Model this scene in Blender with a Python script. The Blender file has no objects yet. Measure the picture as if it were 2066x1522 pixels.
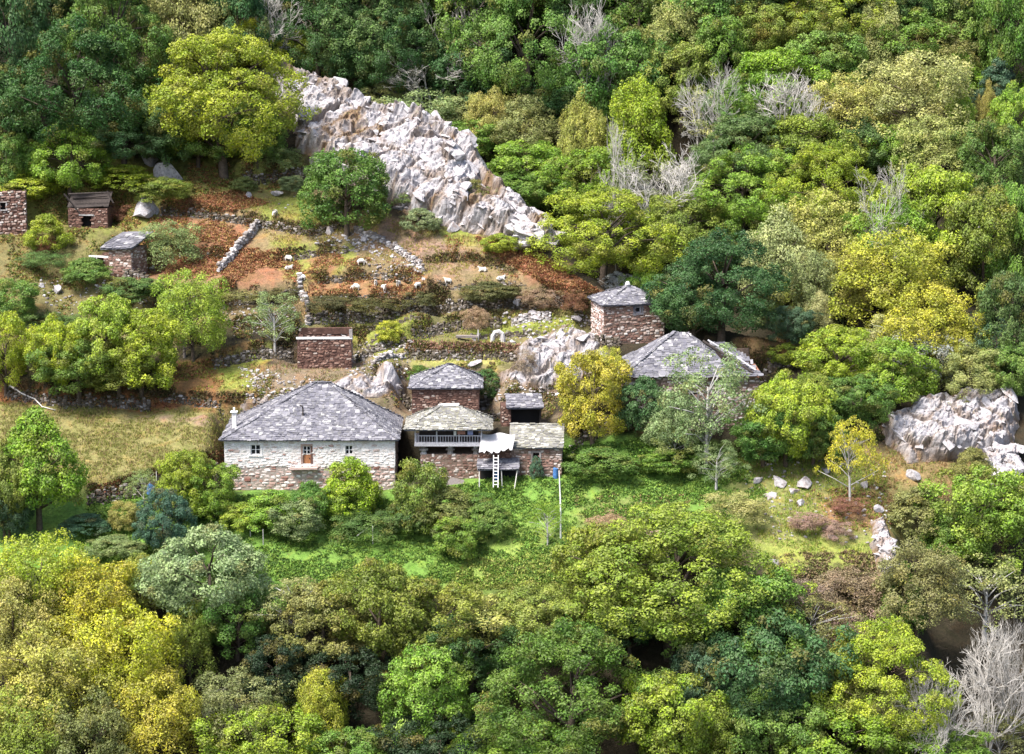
import bpy, bmesh, math, random
import numpy as np
from mathutils import Vector, Matrix, Euler

random.seed(7)
rng = np.random.default_rng(7)
scene = bpy.context.scene
col = scene.collection

# ---------------------------------------------------------------- camera
CAM_Z, PITCH, FPX = 70.0, math.radians(10.0), 4860.0
cam_data = bpy.data.cameras.new('camera')
cam_data.sensor_width = 36.0
cam_data.lens = 36.0 * FPX / 2066.0
cam_data.clip_start, cam_data.clip_end = 1.0, 3000.0
cam = bpy.data.objects.new('camera', cam_data)
col.objects.link(cam)
cam.location = (0, 0, CAM_Z)
cam.rotation_euler = (math.radians(90) - PITCH, 0, 0)
scene.camera = cam

# ---------------------------------------------------------------- sky, sun, exposure
SUN_DIR = Vector((-0.42, -0.34, 0.90)).normalized()          # towards the sun
world = bpy.data.worlds.new('World')
scene.world = world
world.use_nodes = True
wn = world.node_tree.nodes
wl = world.node_tree.links
sky = wn.new('ShaderNodeTexSky')
sky.sky_type = 'NISHITA'
sky.sun_disc = False
sky.sun_elevation = math.asin(SUN_DIR.z)
sky.sun_rotation = math.atan2(SUN_DIR.x, SUN_DIR.y)
sky.air_density, sky.dust_density, sky.ozone_density = 1.0, 3.0, 0.6
wn['Background'].inputs['Strength'].default_value = 0.10
wl.new(sky.outputs['Color'], wn['Background'].inputs['Color'])
sun_data = bpy.data.lights.new('sun', 'SUN')
sun_data.energy = 3.0
sun_data.angle = math.radians(18)
sun_data.color = (1.0, 0.955, 0.88)
sun = bpy.data.objects.new('sun', sun_data)
col.objects.link(sun)
sun.rotation_euler = SUN_DIR.to_track_quat('Z', 'Y').to_euler()
sun.location = (0, 200, 150)
scene.view_settings.view_transform = 'Standard'
scene.view_settings.look = 'None'
scene.view_settings.exposure = 1.64
scene.view_settings.gamma = 1.0
scene.view_settings.use_curve_mapping = False
scene.cycles.max_bounces = 4
scene.cycles.diffuse_bounces = 2
scene.cycles.transmission_bounces = 2

# ---------------------------------------------------------------- helpers: pixels of the photograph <-> rays
CP, SP = math.cos(PITCH), math.sin(PITCH)

def ray(u, v):
    a = (u - 1033.0) / FPX
    b = -(v - 761.0) / FPX
    return np.array([a, CP + b * SP, -SP + b * CP])

def project(x, y, z):
    d = y * CP - (z - CAM_Z) * SP
    up = y * SP + (z - CAM_Z) * CP
    return 1033.0 + FPX * x / d, 761.0 - FPX * up / d

def sstep(a, b, x):
    t = np.clip((x - a) / (b - a), 0, 1)
    return t * t * (3 - 2 * t)

def hash_noise(n=64, seed=1):
    return np.random.default_rng(seed).random((n, n))

_NT = [hash_noise(64, s) for s in range(8)]

def vnoise(x, y, k=0):
    t = _NT[k % 8]
    xi, yi = np.floor(x).astype(int), np.floor(y).astype(int)
    fx, fy = x - xi, y - yi
    fx, fy = fx * fx * (3 - 2 * fx), fy * fy * (3 - 2 * fy)
    a, b = t[xi % 64, yi % 64], t[(xi + 1) % 64, yi % 64]
    c, d = t[xi % 64, (yi + 1) % 64], t[(xi + 1) % 64, (yi + 1) % 64]
    return (a * (1 - fx) + b * fx) * (1 - fy) + (c * (1 - fx) + d * fx) * fy

def fbm(x, y, k=0, octs=4):
    s, a, f = 0.0, 0.5, 1.0
    for i in range(octs):
        s = s + a * vnoise(x * f + 11.3 * i, y * f + 5.7 * i, k + i)
        a *= 0.5
        f *= 2.03
    return s

# ---------------------------------------------------------------- the hillside as a height field
_py = np.array([60, 150, 200, 225, 240, 248, 262, 275, 292, 305, 320, 340, 365, 400, 480, 900.])
_pz = np.array([-150, -80, -38, -14.5, -2, 5, 11, 18.5, 28, 36, 45.5, 58, 75, 100, 150, 260.])
_ty = np.arange(60, 900, 0.5)
_tz = np.interp(_ty, _py, _pz)
_ker = np.hanning(15)
_tz = np.convolve(np.pad(_tz, 7, mode='edge'), _ker / _ker.sum(), 'valid')

# crest of the rocky spur: falls from upper left to the square tower
CREST_PX = [(430, 95), (530, 150), (650, 195), (780, 250), (870, 278), (940, 322), (990, 392), (1060, 455), (1100, 492), (1200, 590), (1330, 632)]

def on_profile(u, v):
    r = ray(u, v)
    t = np.arange(190, 640, 0.1)
    k = int(np.argmax(CAM_Z + r[2] * t < np.interp(r[1] * t, _ty, _tz)))
    return r[0] * t[k], r[1] * t[k]

CREST = np.array([on_profile(u, v) for u, v in CREST_PX])

def seg_dist(px, py, poly):
    """distance, signed side (left of the running direction is positive), overshoot past the ends"""
    best = np.full(px.shape, 1e9)
    side = np.zeros(px.shape)
    over = np.zeros(px.shape)
    n = len(poly) - 1
    for i in range(n):
        ax, ay = poly[i]
        bx, by = poly[i + 1]
        dx, dy = bx - ax, by - ay
        L2 = dx * dx + dy * dy + 1e-9
        t = ((px - ax) * dx + (py - ay) * dy) / L2
        tc = np.clip(t, 0, 1)
        d = np.hypot(px - ax - tc * dx, py - ay - tc * dy)
        m = d < best
        best = np.where(m, d, best)
        side = np.where(m, np.sign(dx * (py - ay) - dy * (px - ax)), side)
        o = np.zeros(px.shape)
        L = math.sqrt(L2)
        if i == 0:
            o = np.where(t < 0, -t * L, o)
        if i == n - 1:
            o = np.where(t > 1, (t - 1) * L, o)
        over = np.where(m, o, over)
    return best, side, over

def base_height(x, y):
    z = np.interp(y, _ty, _tz)
    # gully behind the crest of the rocky spur
    d, s, o = seg_dist(x, y, CREST)
    z = z - 8.0 * np.where(s > 0, sstep(0, 8, d) * (1 - sstep(13, 34, d)), 0) * sstep(30, 4, o)
    # the ground falls away right of the lower rocks
    z = z - 9.0 * sstep(41.5, 46, x + 0.15 * (y - 248)) * sstep(262, 251, y)
    # gentle undulation
    z = z + 2.6 * (fbm(x * 0.035 + 9, y * 0.035 + 3, 2, 3) - 0.45) + 0.9 * (fbm(x * 0.16, y * 0.16, 4, 3) - 0.45)
    return z

def axis(lo, hi, f0, f1, fine, coarse):
    a = list(np.arange(lo, f0, coarse)) + list(np.arange(f0, f1, fine)) + list(np.arange(f1, hi + 1, coarse))
    return np.array(a)

GX = axis(-420, 420, -70, 70, 0.36, 7.0)
GY = axis(80, 760, 226, 348, 0.36, 7.0)
XX, YY = np.meshgrid(GX, GY)
ZZ = base_height(XX, YY)

def height(x, y, grid=None):
    Z = ZZ if grid is None else grid
    x = np.asarray(x, float)
    y = np.asarray(y, float)
    i = np.clip(np.searchsorted(GX, x) - 1, 0, len(GX) - 2)
    j = np.clip(np.searchsorted(GY, y) - 1, 0, len(GY) - 2)
    fx = np.clip((x - GX[i]) / (GX[i + 1] - GX[i]), 0, 1)
    fy = np.clip((y - GY[j]) / (GY[j + 1] - GY[j]), 0, 1)
    return (Z[j, i] * (1 - fx) + Z[j, i + 1] * fx) * (1 - fy) + (Z[j + 1, i] * (1 - fx) + Z[j + 1, i + 1] * fx) * fy

_T = np.arange(190, 640, 0.2)

def ground(u, v):
    """the point of the hillside seen at a pixel"""
    r = ray(u, v)
    px, py, pz = r[0] * _T, r[1] * _T, CAM_Z + r[2] * _T
    below = pz < height(px, py)
    k = int(np.argmax(below)) if below.any() else len(_T) - 1
    return Vector((px[k], py[k], float(height(px[k], py[k]))))

def at_y(u, v, y):
    r = ray(u, v)
    t = y / r[1]
    return Vector((r[0] * t, y, CAM_Z + r[2] * t))

def depth(p):
    return p.y * CP - (p.z - CAM_Z) * SP

def ppm(p):
    """photograph pixels per metre at a point"""
    return FPX / depth(p)

# terrace walls: pixel polylines (left to right), step of the ground, visible wall height, label
WALLS = [
    ([(325, 424), (380, 427), (440, 436), (520, 446), (585, 462), (640, 470), (690, 455)], 1.0, 0.9, 'dark dry stone wall edging the upper sheep field left of the lone tree'),
    ([(522, 452), (495, 490), (470, 525), (442, 562)], 0, 0.95, 'pale dry stone wall running downhill through the rust bracken'),
    ([(715, 470), (770, 492), (808, 520), (850, 560)], 0, 0.9, 'tumbled stone wall running downhill from the lone tree'),
    ([(455, 600), (520, 598), (610, 588)], 1.6, 1.3, 'dark retaining wall under the bracken slope, left of the short pale wall'),
    ([(604, 578), (612, 606), (622, 642)], 0, 1.0, 'short pale stone wall end dropping between two dark terraces'),
    ([(618, 634), (700, 640), (780, 632), (870, 606)], 2.0, 1.5, 'long dark retaining wall behind the lowest grazing sheep'),
    ([(870, 606), (960, 612), (1040, 604), (1120, 598), (1190, 606)], 1.8, 1.4, 'overgrown retaining wall left of the stone tower, below the rust slope'),
    ([(830, 668), (880, 646), (950, 640), (1010, 645)], 1.5, 1.2, 'curved mossy retaining wall in the middle of the terraces'),
    ([(1030, 648), (1070, 636), (1110, 634)], 0.4, 0.9, 'heap-like stretch of pale dry stones on the green terrace'),
    ([(640, 648), (740, 654), (860, 650)], 0.6, 0.4, 'low stone lip edging the narrow green strip with one sheep'),
    ([(820, 704), (900, 710), (1000, 708), (1050, 722)], 1.4, 1.1, 'terrace wall topped with pinkish dry growth above the grassy ledge'),
    ([(950, 676), (1020, 670), (1090, 666)], 0.6, 0.5, 'low dark terrace lip right of the stone bench'),
    ([(755, 752), (830, 758), (1000, 752)], 1.6, 1.2, 'retaining wall directly behind the small red stone tower'),
    ([(425, 728), (500, 708), (590, 694)], 1.5, 1.2, 'dark dry stone wall left of the roofless ruin'),
    ([(305, 792), (400, 806), (500, 808)], 1.1, 0.8, 'dark stone wall along the top of the left field'),
    ([(175, 1000), (250, 985), (330, 962), (452, 915)], 2.0, 1.5, 'rusty brown retaining wall below the left field'),
    ([(1155, 712), (1200, 704), (1245, 706)], 1.0, 1.0, 'mossy wall on the pale rock under the square stone tower'),
    ([(1520, 728), (1560, 724), (1604, 722)], 1.2, 1.1, 'brown stone wall right of the collapsing barn roof'),
    ([(490, 352), (550, 350), (622, 342)], 2.0, 1.6, 'shaded retaining wall at the left foot of the white crag'),
    ([(15, 782), (130, 802), (300, 800)], 1.8, 1.3, 'shadowed stone bank under the row of yellow trees'),
    ([(715, 775), (760, 740), (800, 712), (830, 696)], 0, 0.7, 'pale rubble wall climbing from the white house towards the terraces'),
    ([(1150, 872), (1200, 868), (1260, 862), (1330, 872)], 1.3, 1.1, 'dark wall under the gold tree at the barn door'),
    ([(985, 812), (1060, 790), (1125, 775)], 0.8, 0.6, 'grassy stone ramp edge behind the small slate-roofed shed'),
    ([(560, 516), (640, 505), (700, 498)], 1.0, 0.6, 'low dark ledge in the grass below the lone tree'),
    ([(640, 566), (740, 556), (830, 566)], 1.2, 0.7, 'brown bracken ledge below the dark tree shade'),
    ([(300, 516), (380, 505), (450, 512)], 1.0, 0.6, 'bracken-grown ledge right of the left hut'),
    ([(470, 655), (540, 648), (600, 655)], 1.1, 0.8, 'broken pale ledge above the leaning grey-green tree'),
    ([(860, 524), (950, 520), (1040, 548)], 0.7, 0.3, 'faint turf ledge across the smooth brown pasture'),
    ([(720, 690), (770, 684), (815, 690)], 1.0, 0.8, 'short stone ledge below the yellow bush'),
    ([(1060, 762), (1120, 748), (1180, 742)], 0.8, 0.6, 'mossy stone ledge across the pale rock'),
    ([(250, 584), (340, 590), (455, 602)], 1.3, 0.9, 'dark retaining wall between the left hut and the bracken terrace'),
    ([(880, 590), (980, 592), (1080, 590)], 0.9, 0.5, 'thin dark ledge just above the overgrown retaining wall'),
    ([(640, 610), (720, 606), (800, 604)], 0.9, 0.5, 'thin dark ledge under the cluster of sheep'),
    ([(640, 672), (700, 668), (760, 672)], 0.8, 0.5, 'low ledge behind the roofless ruin'),
    ([(200, 618), (300, 622), (440, 616)], 0.9, 0.6, 'low stony path edge below the left hut'),
]
wall_world = []
for pts, step, h, lab in WALLS:
    wall_world.append(np.array([[*ground(u, v)][:2] for u, v in pts]))
for (pts, step, h, lab), poly in zip(WALLS, wall_world):
    if step:
        d, s, o = seg_dist(XX, YY, poly)
        ZZ = ZZ + step * 0.72 * s * np.exp(-d / 3.0) * np.exp(-(o / 1.4) ** 2) * sstep(0.0, 0.35, d)

# building sites: (name, pixel of the front centre base, forced y or None, width, depth, yaw in degrees)
SITES = {}

def site(key, u, v, w, d, yaw=0.0, blend=2.6, dz=0.0):
    global ZZ
    p = ground(u, v)
    p.z += dz
    a = math.radians(yaw)
    ca, sa = math.cos(a), math.sin(a)
    lx = (XX - p.x) * ca + (YY - p.y) * sa
    ly = -(XX - p.x) * sa + (YY - p.y) * ca
    ox = np.maximum(np.abs(lx) - w / 2 - 0.4, 0)
    oy = np.maximum(np.maximum(-0.7 - ly, ly - d - 0.5), 0)
    k = 1 - sstep(0, blend, np.hypot(ox, oy))
    ZZ = ZZ * (1 - k) + p.z * k
    SITES[key] = (p, a)
    return p

site('white', 626, 990, 18.9, 11.5, 0.5)
site('horreo', 905, 968, 9.0, 6.0, 0)
site('rtower', 1279, 694, 7.6, 6.4, 12)
site('stower', 899, 858, 7.7, 6.6, 0)
site('shed', 1082, 962, 6.0, 4.2, -2)
site('barn', 1395, 868, 15.6, 9.5, 2)
site('ushed', 1052, 862, 4.8, 3.4, 3)
site('ruin', 655, 745, 6.6, 4.6, 2)
site('lhut', 243, 560, 4.6, 4.2, -22)
site('druin', 178, 462, 5.2, 4.0, 0)
site('lruin', 22, 476, 4.6, 4.5, 10)

# ---------------------------------------------------------------- object helpers
def tag(o, label=None, cat=None, group=None, kind=None):
    if label: o['label'] = label
    if cat: o['category'] = cat
    if group: o['group'] = group
    if kind: o['kind'] = kind
    return o

def mesh_from(name, verts, faces, mats=(), smooth=False):
    me = bpy.data.meshes.new(name)
    verts = np.asarray(verts, np.float32).reshape(-1, 3)
    if isinstance(faces, np.ndarray):
        k = faces.shape[1]
        me.vertices.add(len(verts))
        me.vertices.foreach_set('co', verts.ravel())
        me.loops.add(faces.size)
        me.loops.foreach_set('vertex_index', faces.astype(np.int32).ravel())
        me.polygons.add(len(faces))
        me.polygons.foreach_set('loop_start', np.arange(0, faces.size, k, dtype=np.int32))
        me.polygons.foreach_set('loop_total', np.full(len(faces), k, np.int32))
        me.update(calc_edges=True)
    else:
        me.from_pydata([tuple(map(float, v)) for v in verts], [], faces)
    me.polygons.foreach_set('use_smooth', np.full(len(me.polygons), bool(smooth)))
    me.validate()
    me.update()
    for m in mats:
        me.materials.append(m)
    return me

def link(name, me, parent=None, loc=None, rot=None, scale=None):
    o = bpy.data.objects.new(name, me)
    col.objects.link(o)
    if parent is not None: o.parent = parent
    if loc is not None: o.location = loc
    if rot is not None: o.rotation_euler = rot
    if scale is not None: o.scale = scale
    return o

def empty(name, loc, rz=0.0, parent=None):
    o = bpy.data.objects.new(name, None)
    o.empty_display_size = 0.3
    col.objects.link(o)
    o.location = loc
    o.rotation_euler = (0, 0, rz)
    if parent is not None: o.parent = parent
    return o

def attr(me, name, vals):
    a = me.attributes.new(name, 'FLOAT', 'POINT')
    a.data.foreach_set('value', np.asarray(vals, np.float32))

def attr_col(me, name, vals):
    a = me.attributes.new(name, 'FLOAT_COLOR', 'POINT')
    v = np.ones((len(vals), 4), np.float32)
    v[:, :3] = vals
    a.data.foreach_set('color', v.ravel())

class Acc:
    """collects boxes, bars and tubes into one mesh"""
    def __init__(self):
        self.v, self.f = [], []

    def add(self, verts, faces):
        n = len(self.v)
        self.v += [tuple(map(float, p)) for p in verts]
        self.f += [tuple(i + n for i in f) for f in faces]

    def box(self, x0, x1, y0, y1, z0, z1, jit=0.0):
        p = [(x, y, z) for z in (z0, z1) for y in (y0, y1) for x in (x0, x1)]
        if jit: p = [tuple(c + random.uniform(-jit, jit) for c in q) for q in p]
        self.add(p, [(0, 2, 3, 1), (4, 5, 7, 6), (0, 1, 5, 4), (2, 6, 7, 3), (0, 4, 6, 2), (1, 3, 7, 5)])

    def tube(self, pts, radii, n=6, cap=True):
        pts = [Vector(p) for p in pts]
        rings = []
        for i, p in enumerate(pts):
            t = (pts[min(i + 1, len(pts) - 1)] - pts[max(i - 1, 0)]).normalized()
            a = t.cross(Vector((0.31, 0.92, 0.22))).normalized()
            b = t.cross(a)
            rings.append([p + (a * math.cos(2 * math.pi * k / n) + b * math.sin(2 * math.pi * k / n)) * radii[i] for k in range(n)])
        v = [q for r in rings for q in r]
        f = []
        for i in range(len(pts) - 1):
            for k in range(n):
                f.append((i * n + k, i * n + (k + 1) % n, (i + 1) * n + (k + 1) % n, (i + 1) * n + k))
        if cap:
            f.append(tuple(range(n))[::-1])
            f.append(tuple((len(pts) - 1) * n + k for k in range(n)))
        self.add(v, f)

    def mesh(self, name, *mats, smooth=False):
        return mesh_from(name, self.v, self.f, mats, smooth)

    def obj(self, name, mat, parent=None, loc=None, rot=None, smooth=False):
        return link(name, self.mesh(name, mat, smooth=smooth), parent, loc, rot)

# ---------------------------------------------------------------- materials
class NT:
    def __init__(self, name):
        self.m = bpy.data.materials.new(name)
        self.m.use_nodes = True
        self.t = self.m.node_tree
        self.n, self.l = self.t.nodes, self.t.links
        self.p = self.n['Principled BSDF']
        self.p.inputs['Roughness'].default_value = 0.85
        self.p.inputs['Specular IOR Level'].default_value = 0.25

    def node(self, ty, **kw):
        o = self.n.new(ty)
        for k, v in kw.items():
            if k in o.inputs.keys(): self.put(o.inputs[k], v)
            else: setattr(o, k, v)
        return o

    def put(self, sock, v):
        if hasattr(v, 'is_output'): self.l.new(v, sock)
        else: sock.default_value = v

    def coord(self, which='Object'):
        return self.node('ShaderNodeTexCoord').outputs[which]

    def noise(self, scale, detail=4, rough=0.6, vec=None, dist=0.0):
        o = self.node('ShaderNodeTexNoise', Scale=scale, Detail=detail, Roughness=rough, Distortion=dist)
        if vec is not None: self.l.new(vec, o.inputs['Vector'])
        return o.outputs['Fac']

    def ramp(self, fac, stops, mode='LINEAR'):
        o = self.node('ShaderNodeValToRGB')
        o.color_ramp.interpolation = mode
        el = o.color_ramp.elements
        while len(el) < len(stops): el.new(0.5)
        for e, (p, c) in zip(el, stops):
            e.position = p
            e.color = (*c, 1) if len(c) == 3 else c
        self.put(o.inputs['Fac'], fac)
        return o.outputs['Color']

    def mix(self, fac, a, b, mode='MIX'):
        o = self.node('ShaderNodeMix', data_type='RGBA', blend_type=mode)
        self.put(o.inputs[0], fac)
        for s, v in ((o.inputs[6], a), (o.inputs[7], b)):
            self.put(s, v if hasattr(v, 'is_output') else (*v, 1))
        return o.outputs[2]

    def math(self, op, a, b=0.0):
        o = self.node('ShaderNodeMath', operation=op)
        self.put(o.inputs[0], a)
        self.put(o.inputs[1], b)
        return o.outputs[0]

    def rnd(self):
        """a number for each single stone, slate or leaf, separate object or island of a joined mesh"""
        a = self.node('ShaderNodeObjectInfo').outputs['Random']
        b = self.node('ShaderNodeNewGeometry').outputs['Random Per Island']
        return self.math('FRACT', self.math('ADD', a, b))

    def bump(self, h, strength=0.4, dist=0.05):
        o = self.node('ShaderNodeBump', Strength=strength, Distance=dist)
        self.l.new(h, o.inputs['Height'])
        self.l.new(o.outputs[0], self.p.inputs['Normal'])

    def done(self, color):
        self.put(self.p.inputs['Base Color'], color if hasattr(color, 'is_output') else (*color, 1))
        return self.m

def plain(name, c, var=0.25, scale=3.0, rough=0.85, bump=0.3):
    t = NT(name)
    t.p.inputs['Roughness'].default_value = rough
    n = t.noise(scale, 5, 0.65, t.coord())
    lo = tuple(x * (1 - var) for x in c)
    hi = tuple(min(1, x * (1 + var)) for x in c)
    t.bump(t.noise(scale * 4, 3, 0.6, t.coord()), bump, 0.03)
    return t.done(t.ramp(n, [(0.3, lo), (0.7, hi)]))

def stone_mat(name, stops, dirt=(0.1, 0.07, 0.05), dirt_amt=0.55):
    t = NT(name)
    c = t.ramp(t.rnd(), stops, 'LINEAR')
    w = t.coord('Object')
    geo = t.node('ShaderNodeNewGeometry').outputs['Position']
    n = t.noise(3.2, 5, 0.7, geo)
    c = t.mix(t.ramp(n, [(0.45, (0, 0, 0)), (0.72, (dirt_amt,) * 3)]), c, dirt)
    t.bump(t.noise(9.0, 4, 0.7, geo), 0.6, 0.06)
    return t.done(c)

RUST = [(0.0, (0.11, 0.058, 0.045)), (0.25, (0.19, 0.105, 0.083)), (0.5, (0.27, 0.165, 0.138)), (0.7, (0.35, 0.26, 0.228)), (0.86, (0.45, 0.38, 0.35)), (1.0, (0.56, 0.52, 0.50))]
DRED = [(0.0, (0.08, 0.04, 0.032)), (0.3, (0.13, 0.068, 0.052)), (0.6, (0.20, 0.11, 0.085)), (0.9, (0.27, 0.18, 0.145)), (1.0, (0.4, 0.34, 0.3))]
PALE = [(0.0, (0.25, 0.14, 0.12)), (0.3, (0.42, 0.30, 0.27)), (0.6, (0.55, 0.47, 0.45)), (1.0, (0.72, 0.69, 0.68))]
DRY = [(0.0, (0.04, 0.032, 0.025)), (0.45, (0.09, 0.072, 0.058)), (0.8, (0.16, 0.135, 0.12)), (1.0, (0.36, 0.335, 0.325))]  # stone tones darkened further to add shading to the terrace walls
SLATE = [(0.0, (0.07, 0.069, 0.088)), (0.35, (0.112, 0.110, 0.136)), (0.7, (0.158, 0.154, 0.182)), (0.9, (0.225, 0.22, 0.245)), (1.0, (0.38, 0.37, 0.375))]
SLATE2 = [(0.0, (0.11, 0.106, 0.108)), (0.4, (0.17, 0.166, 0.166)), (0.8, (0.24, 0.235, 0.225)), (1.0, (0.40, 0.39, 0.365))]
M = {}
M['rust_stone'] = stone_mat('rust_stone', RUST)
M['dark_red_stone'] = stone_mat('dark_red_stone', DRED)
M['pale_stone'] = stone_mat('pale_stone', PALE, dirt_amt=0.4)
M['dry_stone'] = stone_mat('dry_stone', DRY, (0.07, 0.065, 0.03), 0.7)
M['pale_dry_stone'] = stone_mat('pale_dry_stone', [(0, (0.16, 0.135, 0.125)), (0.5, (0.32, 0.295, 0.29)), (1, (0.58, 0.565, 0.58))], (0.12, 0.09, 0.06), 0.6)
M['slate'] = stone_mat('slate', SLATE, (0.25, 0.245, 0.22), 0.5)
M['mossy_slate'] = stone_mat('mossy_slate', SLATE2, (0.25, 0.24, 0.125), 0.7)
M['house_stone'] = stone_mat('house_stone', [(0, (.18, .08, .065)), (.25, (.33, .19, .155)), (.55, (.47, .36, .33)), (.8, (.60, .54, .52)), (1, (.72, .69, .68))], dirt_amt=.35)
M['limewashed_stone'] = stone_mat('limewashed_stone', [(0, (.42, .34, .31)), (.06, (.62, .59, .58)), (.5, (.56, .54, .53)), (1, (.68, .665, .66))], (.33, .26, .225), .85)
M['mortar'] = plain('mortar', (0.17, 0.12, 0.095), 0.4, 2.5)
M['pale_mortar'] = plain('pale_mortar', (0.30, 0.25, 0.225), 0.3, 2.5)
M['dark_mortar'] = plain('dark_mortar', (0.085, 0.045, 0.035), 0.4, 2.5)
M['slate_bed'] = plain('slate_bed', (0.12, 0.12, 0.145), 0.3, 2.0)
M['inside_shade'] = plain('inside_shade', (0.012, 0.011, 0.012), 0.3, 1.0)  # near-black colour standing in for the shade inside openings
M['grey_wood'] = plain('grey_wood', (0.42, 0.41, 0.45), 0.3, 6.0)
M['dark_wood'] = plain('dark_wood', (0.04, 0.032, 0.03), 0.4, 4.0)
M['brown_wood'] = plain('brown_wood', (0.34, 0.15, 0.07), 0.3, 5.0)
M['white_paint'] = plain('white_paint', (0.74, 0.73, 0.72), 0.1, 6.0)
M['white_sheet'] = plain('white_sheet', (0.42, 0.41, 0.42), 0.15, 2.0)
M['blue_paint'] = plain('blue_paint', (0.05, 0.14, 0.34), 0.3, 4.0)
M['glass'] = plain('glass', (0.012, 0.014, 0.018), 0.2, 1.0, 0.15, 0.0)
M['bleached_wood'] = plain('bleached_wood', (0.58, 0.55, 0.53), 0.25, 7.0)
M['bark'] = plain('bark', (0.085, 0.065, 0.05), 0.45, 5.0)
M['grey_bark'] = plain('grey_bark', (0.40, 0.385, 0.37), 0.3, 5.0)
M['pale_bark'] = plain('pale_bark', (0.37, 0.35, 0.325), 0.22, 5.0)
M['wool'] = plain('wool', (0.58, 0.55, 0.50), 0.1, 9.0)
M['sheep_face'] = plain('sheep_face', (0.55, 0.47, 0.40), 0.2, 9.0)

def whitewash():
    t = NT('whitewash')
    g = t.coord('Object')
    a = t.noise(0.9, 6, 0.7, g, 0.4)
    b = t.noise(5.0, 5, 0.7, g)
    c = t.ramp(b, [(0.3, (0.50, 0.48, 0.475)), (0.7, (0.70, 0.685, 0.68))])
    c = t.mix(t.ramp(a, [(0.50, (0, 0, 0)), (0.64, (0.8,) * 3)]), c, (0.42, 0.35, 0.31))
    t.bump(t.noise(3.5, 5, 0.7, g), 0.55, 0.12)
    return t.done(c)
M['whitewash'] = whitewash()

def rock_mat():
    t = NT('pale_rock')
    g = t.node('ShaderNodeNewGeometry').outputs['Position']
    n1 = t.noise(0.55, 8, 0.7, g, 0.3)
    n2 = t.noise(2.6, 6, 0.72, g)
    c = t.ramp(n2, [(0.34, (0.13, 0.118, 0.12)), (0.43, (0.27, 0.255, 0.268)), (0.60, (0.40, 0.385, 0.402))])
    c = t.mix(t.ramp(n1, [(0.52, (0, 0, 0)), (0.68, (0.8,) * 3)]), c, (0.21, 0.15, 0.125))
    soil = t.node('ShaderNodeAttribute', attribute_name='soil').outputs['Fac']
    brown = t.ramp(t.noise(1.8, 5, 0.7, g), [(0.35, (0.11, 0.075, 0.045)), (0.55, (0.20, 0.13, 0.08)), (0.72, (0.18, 0.18, 0.05))])
    c = t.mix(soil, c, brown)
    t.bump(t.noise(4.0, 8, 0.75, g, 0.4), 0.7, 0.10)
    return t.done(c)
M['rock'] = rock_mat()

def ground_mat():
    t = NT('hillside_ground')
    g = t.node('ShaderNodeNewGeometry').outputs['Position']
    c = t.node('ShaderNodeVertexColor', layer_name='cover').outputs['Color']
    n1 = t.noise(0.45, 6, 0.7, g, 0.5)
    n2 = t.noise(2.4, 6, 0.75, g)
    n3 = t.noise(0.11, 4, 0.6, g)
    k = t.ramp(n2, [(0.3, (0.5, 0.47, 0.42)), (0.5, (1, 1, 1)), (0.72, (1.35, 1.32, 1.25))])
    c = t.mix(1.0, c, k, 'MULTIPLY')
    k = t.ramp(n1, [(0.36, (0.72, 0.80, 0.62)), (0.52, (1, 1, 1)), (0.66, (1.22, 1.02, 0.85))])
    c = t.mix(1.0, c, k, 'MULTIPLY')
    c = t.mix(t.ramp(t.noise(0.8, 5, 0.7, g, 0.8), [(0.60, (0, 0, 0)), (0.72, (0.45,) * 3)]), c, (0.13, 0.095, 0.07))
    t.bump(t.noise(3.0, 7, 0.75, g), 0.9, 0.25)
    return t.done(c)
M['ground'] = ground_mat()

def leaf_mat(name, trans=0.3):
    """foliage: the colour comes from each plant, with single leaves and whole sprays of their own tint"""
    t = NT(name)
    oc = t.node('ShaderNodeObjectInfo').outputs['Color']
    lobe = t.node('ShaderNodeAttribute', attribute_name='spray').outputs['Fac']
    isl = t.node('ShaderNodeNewGeometry').outputs['Random Per Island']
    orand = t.node('ShaderNodeObjectInfo').outputs['Random']
    h = t.node('ShaderNodeHueSaturation')
    t.put(h.inputs['Hue'], t.math('ADD', 0.468, t.math('ADD', t.math('MULTIPLY', lobe, 0.036), t.math('MULTIPLY', isl, 0.016))))
    t.put(h.inputs['Saturation'], t.math('ADD', 0.86, t.math('MULTIPLY', isl, 0.22)))
    v = t.math('ADD', t.math('ADD', 0.50, t.math('MULTIPLY', t.math('SUBTRACT', 1.0, lobe), 0.5)), t.math('MULTIPLY', isl, 0.55))
    t.put(h.inputs['Value'], v)
    oc = t.mix(t.ramp(lobe, [(.82, (0, 0, 0)), (.97, (.42,) * 3)]), oc, (.34, .23, .05))
    t.l.new(oc, h.inputs['Color'])
    c = h.outputs['Color']
    t.p.inputs['Roughness'].default_value = 0.55
    t.p.inputs['Specular IOR Level'].default_value = 0.3
    t.l.new(c, t.p.inputs['Base Color'])
    tr = t.node('ShaderNodeBsdfTranslucent')
    t.l.new(c, tr.inputs['Color'])
    mx = t.node('ShaderNodeMixShader')
    mx.inputs[0].default_value = trans
    t.l.new(t.p.outputs[0], mx.inputs[1])
    t.l.new(tr.outputs[0], mx.inputs[2])
    t.l.new(mx.outputs[0], t.n['Material Output'].inputs['Surface'])
    return t.m
M['leaf'] = leaf_mat('foliage')

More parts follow.
